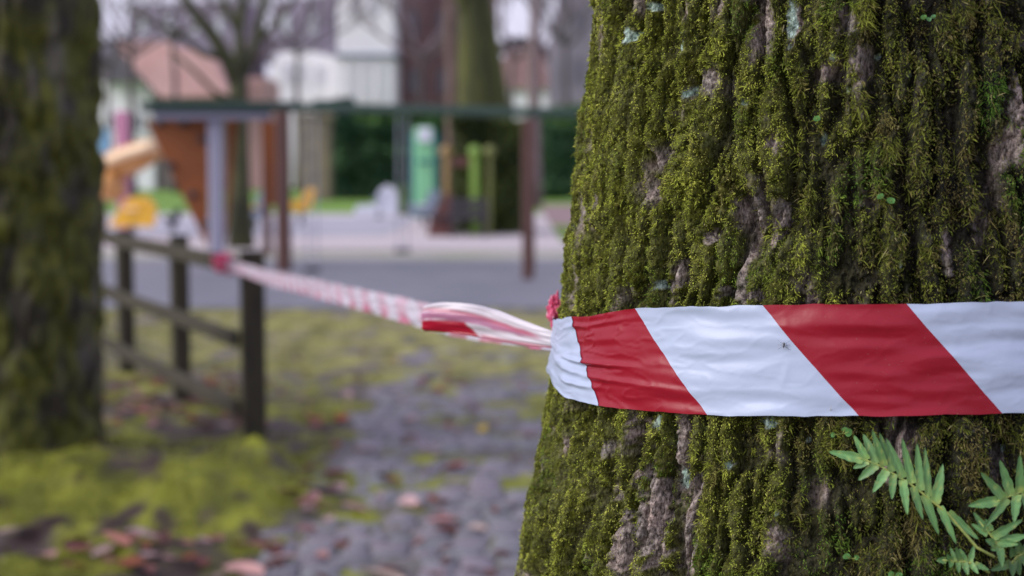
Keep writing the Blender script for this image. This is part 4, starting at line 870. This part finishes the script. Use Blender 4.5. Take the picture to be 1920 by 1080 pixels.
mb = MB(); mb.poly([W(x, y, 92) for x, y in ((500, gy_(92)), (500, 150), (520, 100), (570, 92), (632, 108), (632, gy_(92)))], (0, 6, 0)); mb.build('wing', WW, h1)
wins(h1, [(655, -20, 668, 30), (690, -20, 703, 30), (652, 118, 664, 185), (678, 118, 690, 185), (706, 118, 718, 185)], 90, GLL)
wins(h1, [(530, 120, 545, 150), (556, 120, 571, 150), (590, 125, 605, 155)], 92, GLL)
h2 = thing('pink_roof_house', 'low white house under a broad pink tiled roof', 'house', (W(300, 310, 80).x, 80, 0))
mb = MB(); pbox(mb, 120, 150, 290, gy_(80), 80, 7, .05); mb.build('wall', WW, h2)
mb = MB(); mb.poly([W(x, y, 79) for x, y in ((185, 152), (192, 84), (258, 78), (330, 176), (290, 176), (262, 150))], (0, 8, 0)); o = mb.build('roof', SLR, h2)
mb = MB(); mb.poly([W(x, y, 78.6) for x, y in ((215, 80), (300, 75), (400, 108), (430, 180), (300, 182), (262, 140))], (0, 9, 0)); o = mb.build('roof', RF, h2)
mb = MB(); pbox(mb, 440, 145, 500, gy_(81), 81, 5, .05); mb.build('wall', mat('pink_render', (.5, .3, .3), rough=.8), h2)
mb = MB(); pbox(mb, 292, 178, 440, gy_(80.5), 80.5, 5, .05); mb.build('wall', mat('brown_render', (.22, .18, .18), (.32, .26, .25), .5, .8), h2)
wins(h2, [(200, 215, 222, 245), (250, 215, 275, 245), (330, 200, 350, 230), (380, 200, 400, 230)], 79.9, GL)
h3 = thing('brick_house', 'dark red-brown brick house right of the white tower', 'house', (W(800, 310, 95).x, 95, 0)); BRK = mat('dark_brick', (.15, .085, .09), (.24, .14, .14), .6, .85)
mb = MB(); pbox(mb, 741, -160, 930, gy_(95), 95, 8, .05); mb.build('wall', BRK, h3); wins(h3, [(765, 20, 785, 70), (820, 20, 840, 70), (765, 130, 785, 175), (820, 130, 840, 175)], 95, GL, mat('brown_frame', (.2, .13, .12), rough=.7))
h4 = thing('grey_building', 'tall mauve-grey building beside the near trunk', 'building', (W(1120, 310, 85).x, 85, 0)); GRW = mat('mauve_render', (.22, .2, .25), (.27, .24, .3), .4, .8)
mb = MB(); mb.poly([W(x, y, 85) for x, y in ((1035, gy_(85)), (1035, 60), (1062, -60), (1400, -160), (1400, gy_(85)))], (0, 10, 0)); mb.build('wall', GRW, h4); wins(h4, [(1075, 20, 1090, 60), (1075, 110, 1090, 150), (1120, 20, 1135, 60)], 85, GL, GRW)
h5 = thing('far_house', 'small far white house with reddish roof in the gap under the sky', 'house', (W(985, 310, 120).x, 120, 0))
mb = MB(); pbox(mb, 930, 165, 1036, gy_(120), 120, 8, .05); mb.build('wall', WW, h5); mb = MB(); mb.poly([W(x, y, 119.5) for x, y in ((925, 166), (950, 95), (1010, 85), (1040, 166))], (0, 9, 0)); mb.build('roof', mat('dull_red_roof', (.3, .17, .18), (.38, .24, .25), 1, .8), h5)
h6 = thing('far_building', 'long grey-mauve building rising behind the pink tiled roof', 'building', (W(400, 310, 130).x, 130, 0))
mb = MB(); mb.poly([W(x, y, 130) for x, y in ((100, gy_(130)), (100, 85), (238, 85), (240, 10), (462, 0), (462, gy_(130)))], (0, 10, 0)); mb.poly([W(x, y, 130) for x, y in ((512, gy_(130)), (512, 5), (626, -10), (626, gy_(130)))], (0, 10, 0)); mb.build('wall', mat('mauve_wall', (.24, .2, .29), (.33, .28, .38), .12, .8), h6); wins(h6, [(x, 30, x + 12, 60) for x in (262, 310, 358, 406, 530, 580)], 130, GLL)
tag(leafbox('treeline', 'distant mass of bare mauve treetops behind the houses', 'trees', W(-900, 300, 170).x, W(2700, 300, 170).x, 170, 180, 16, 26000, (.12, .1, .12), (.2, .17, .2), 61, .6, core=False), kind='stuff')
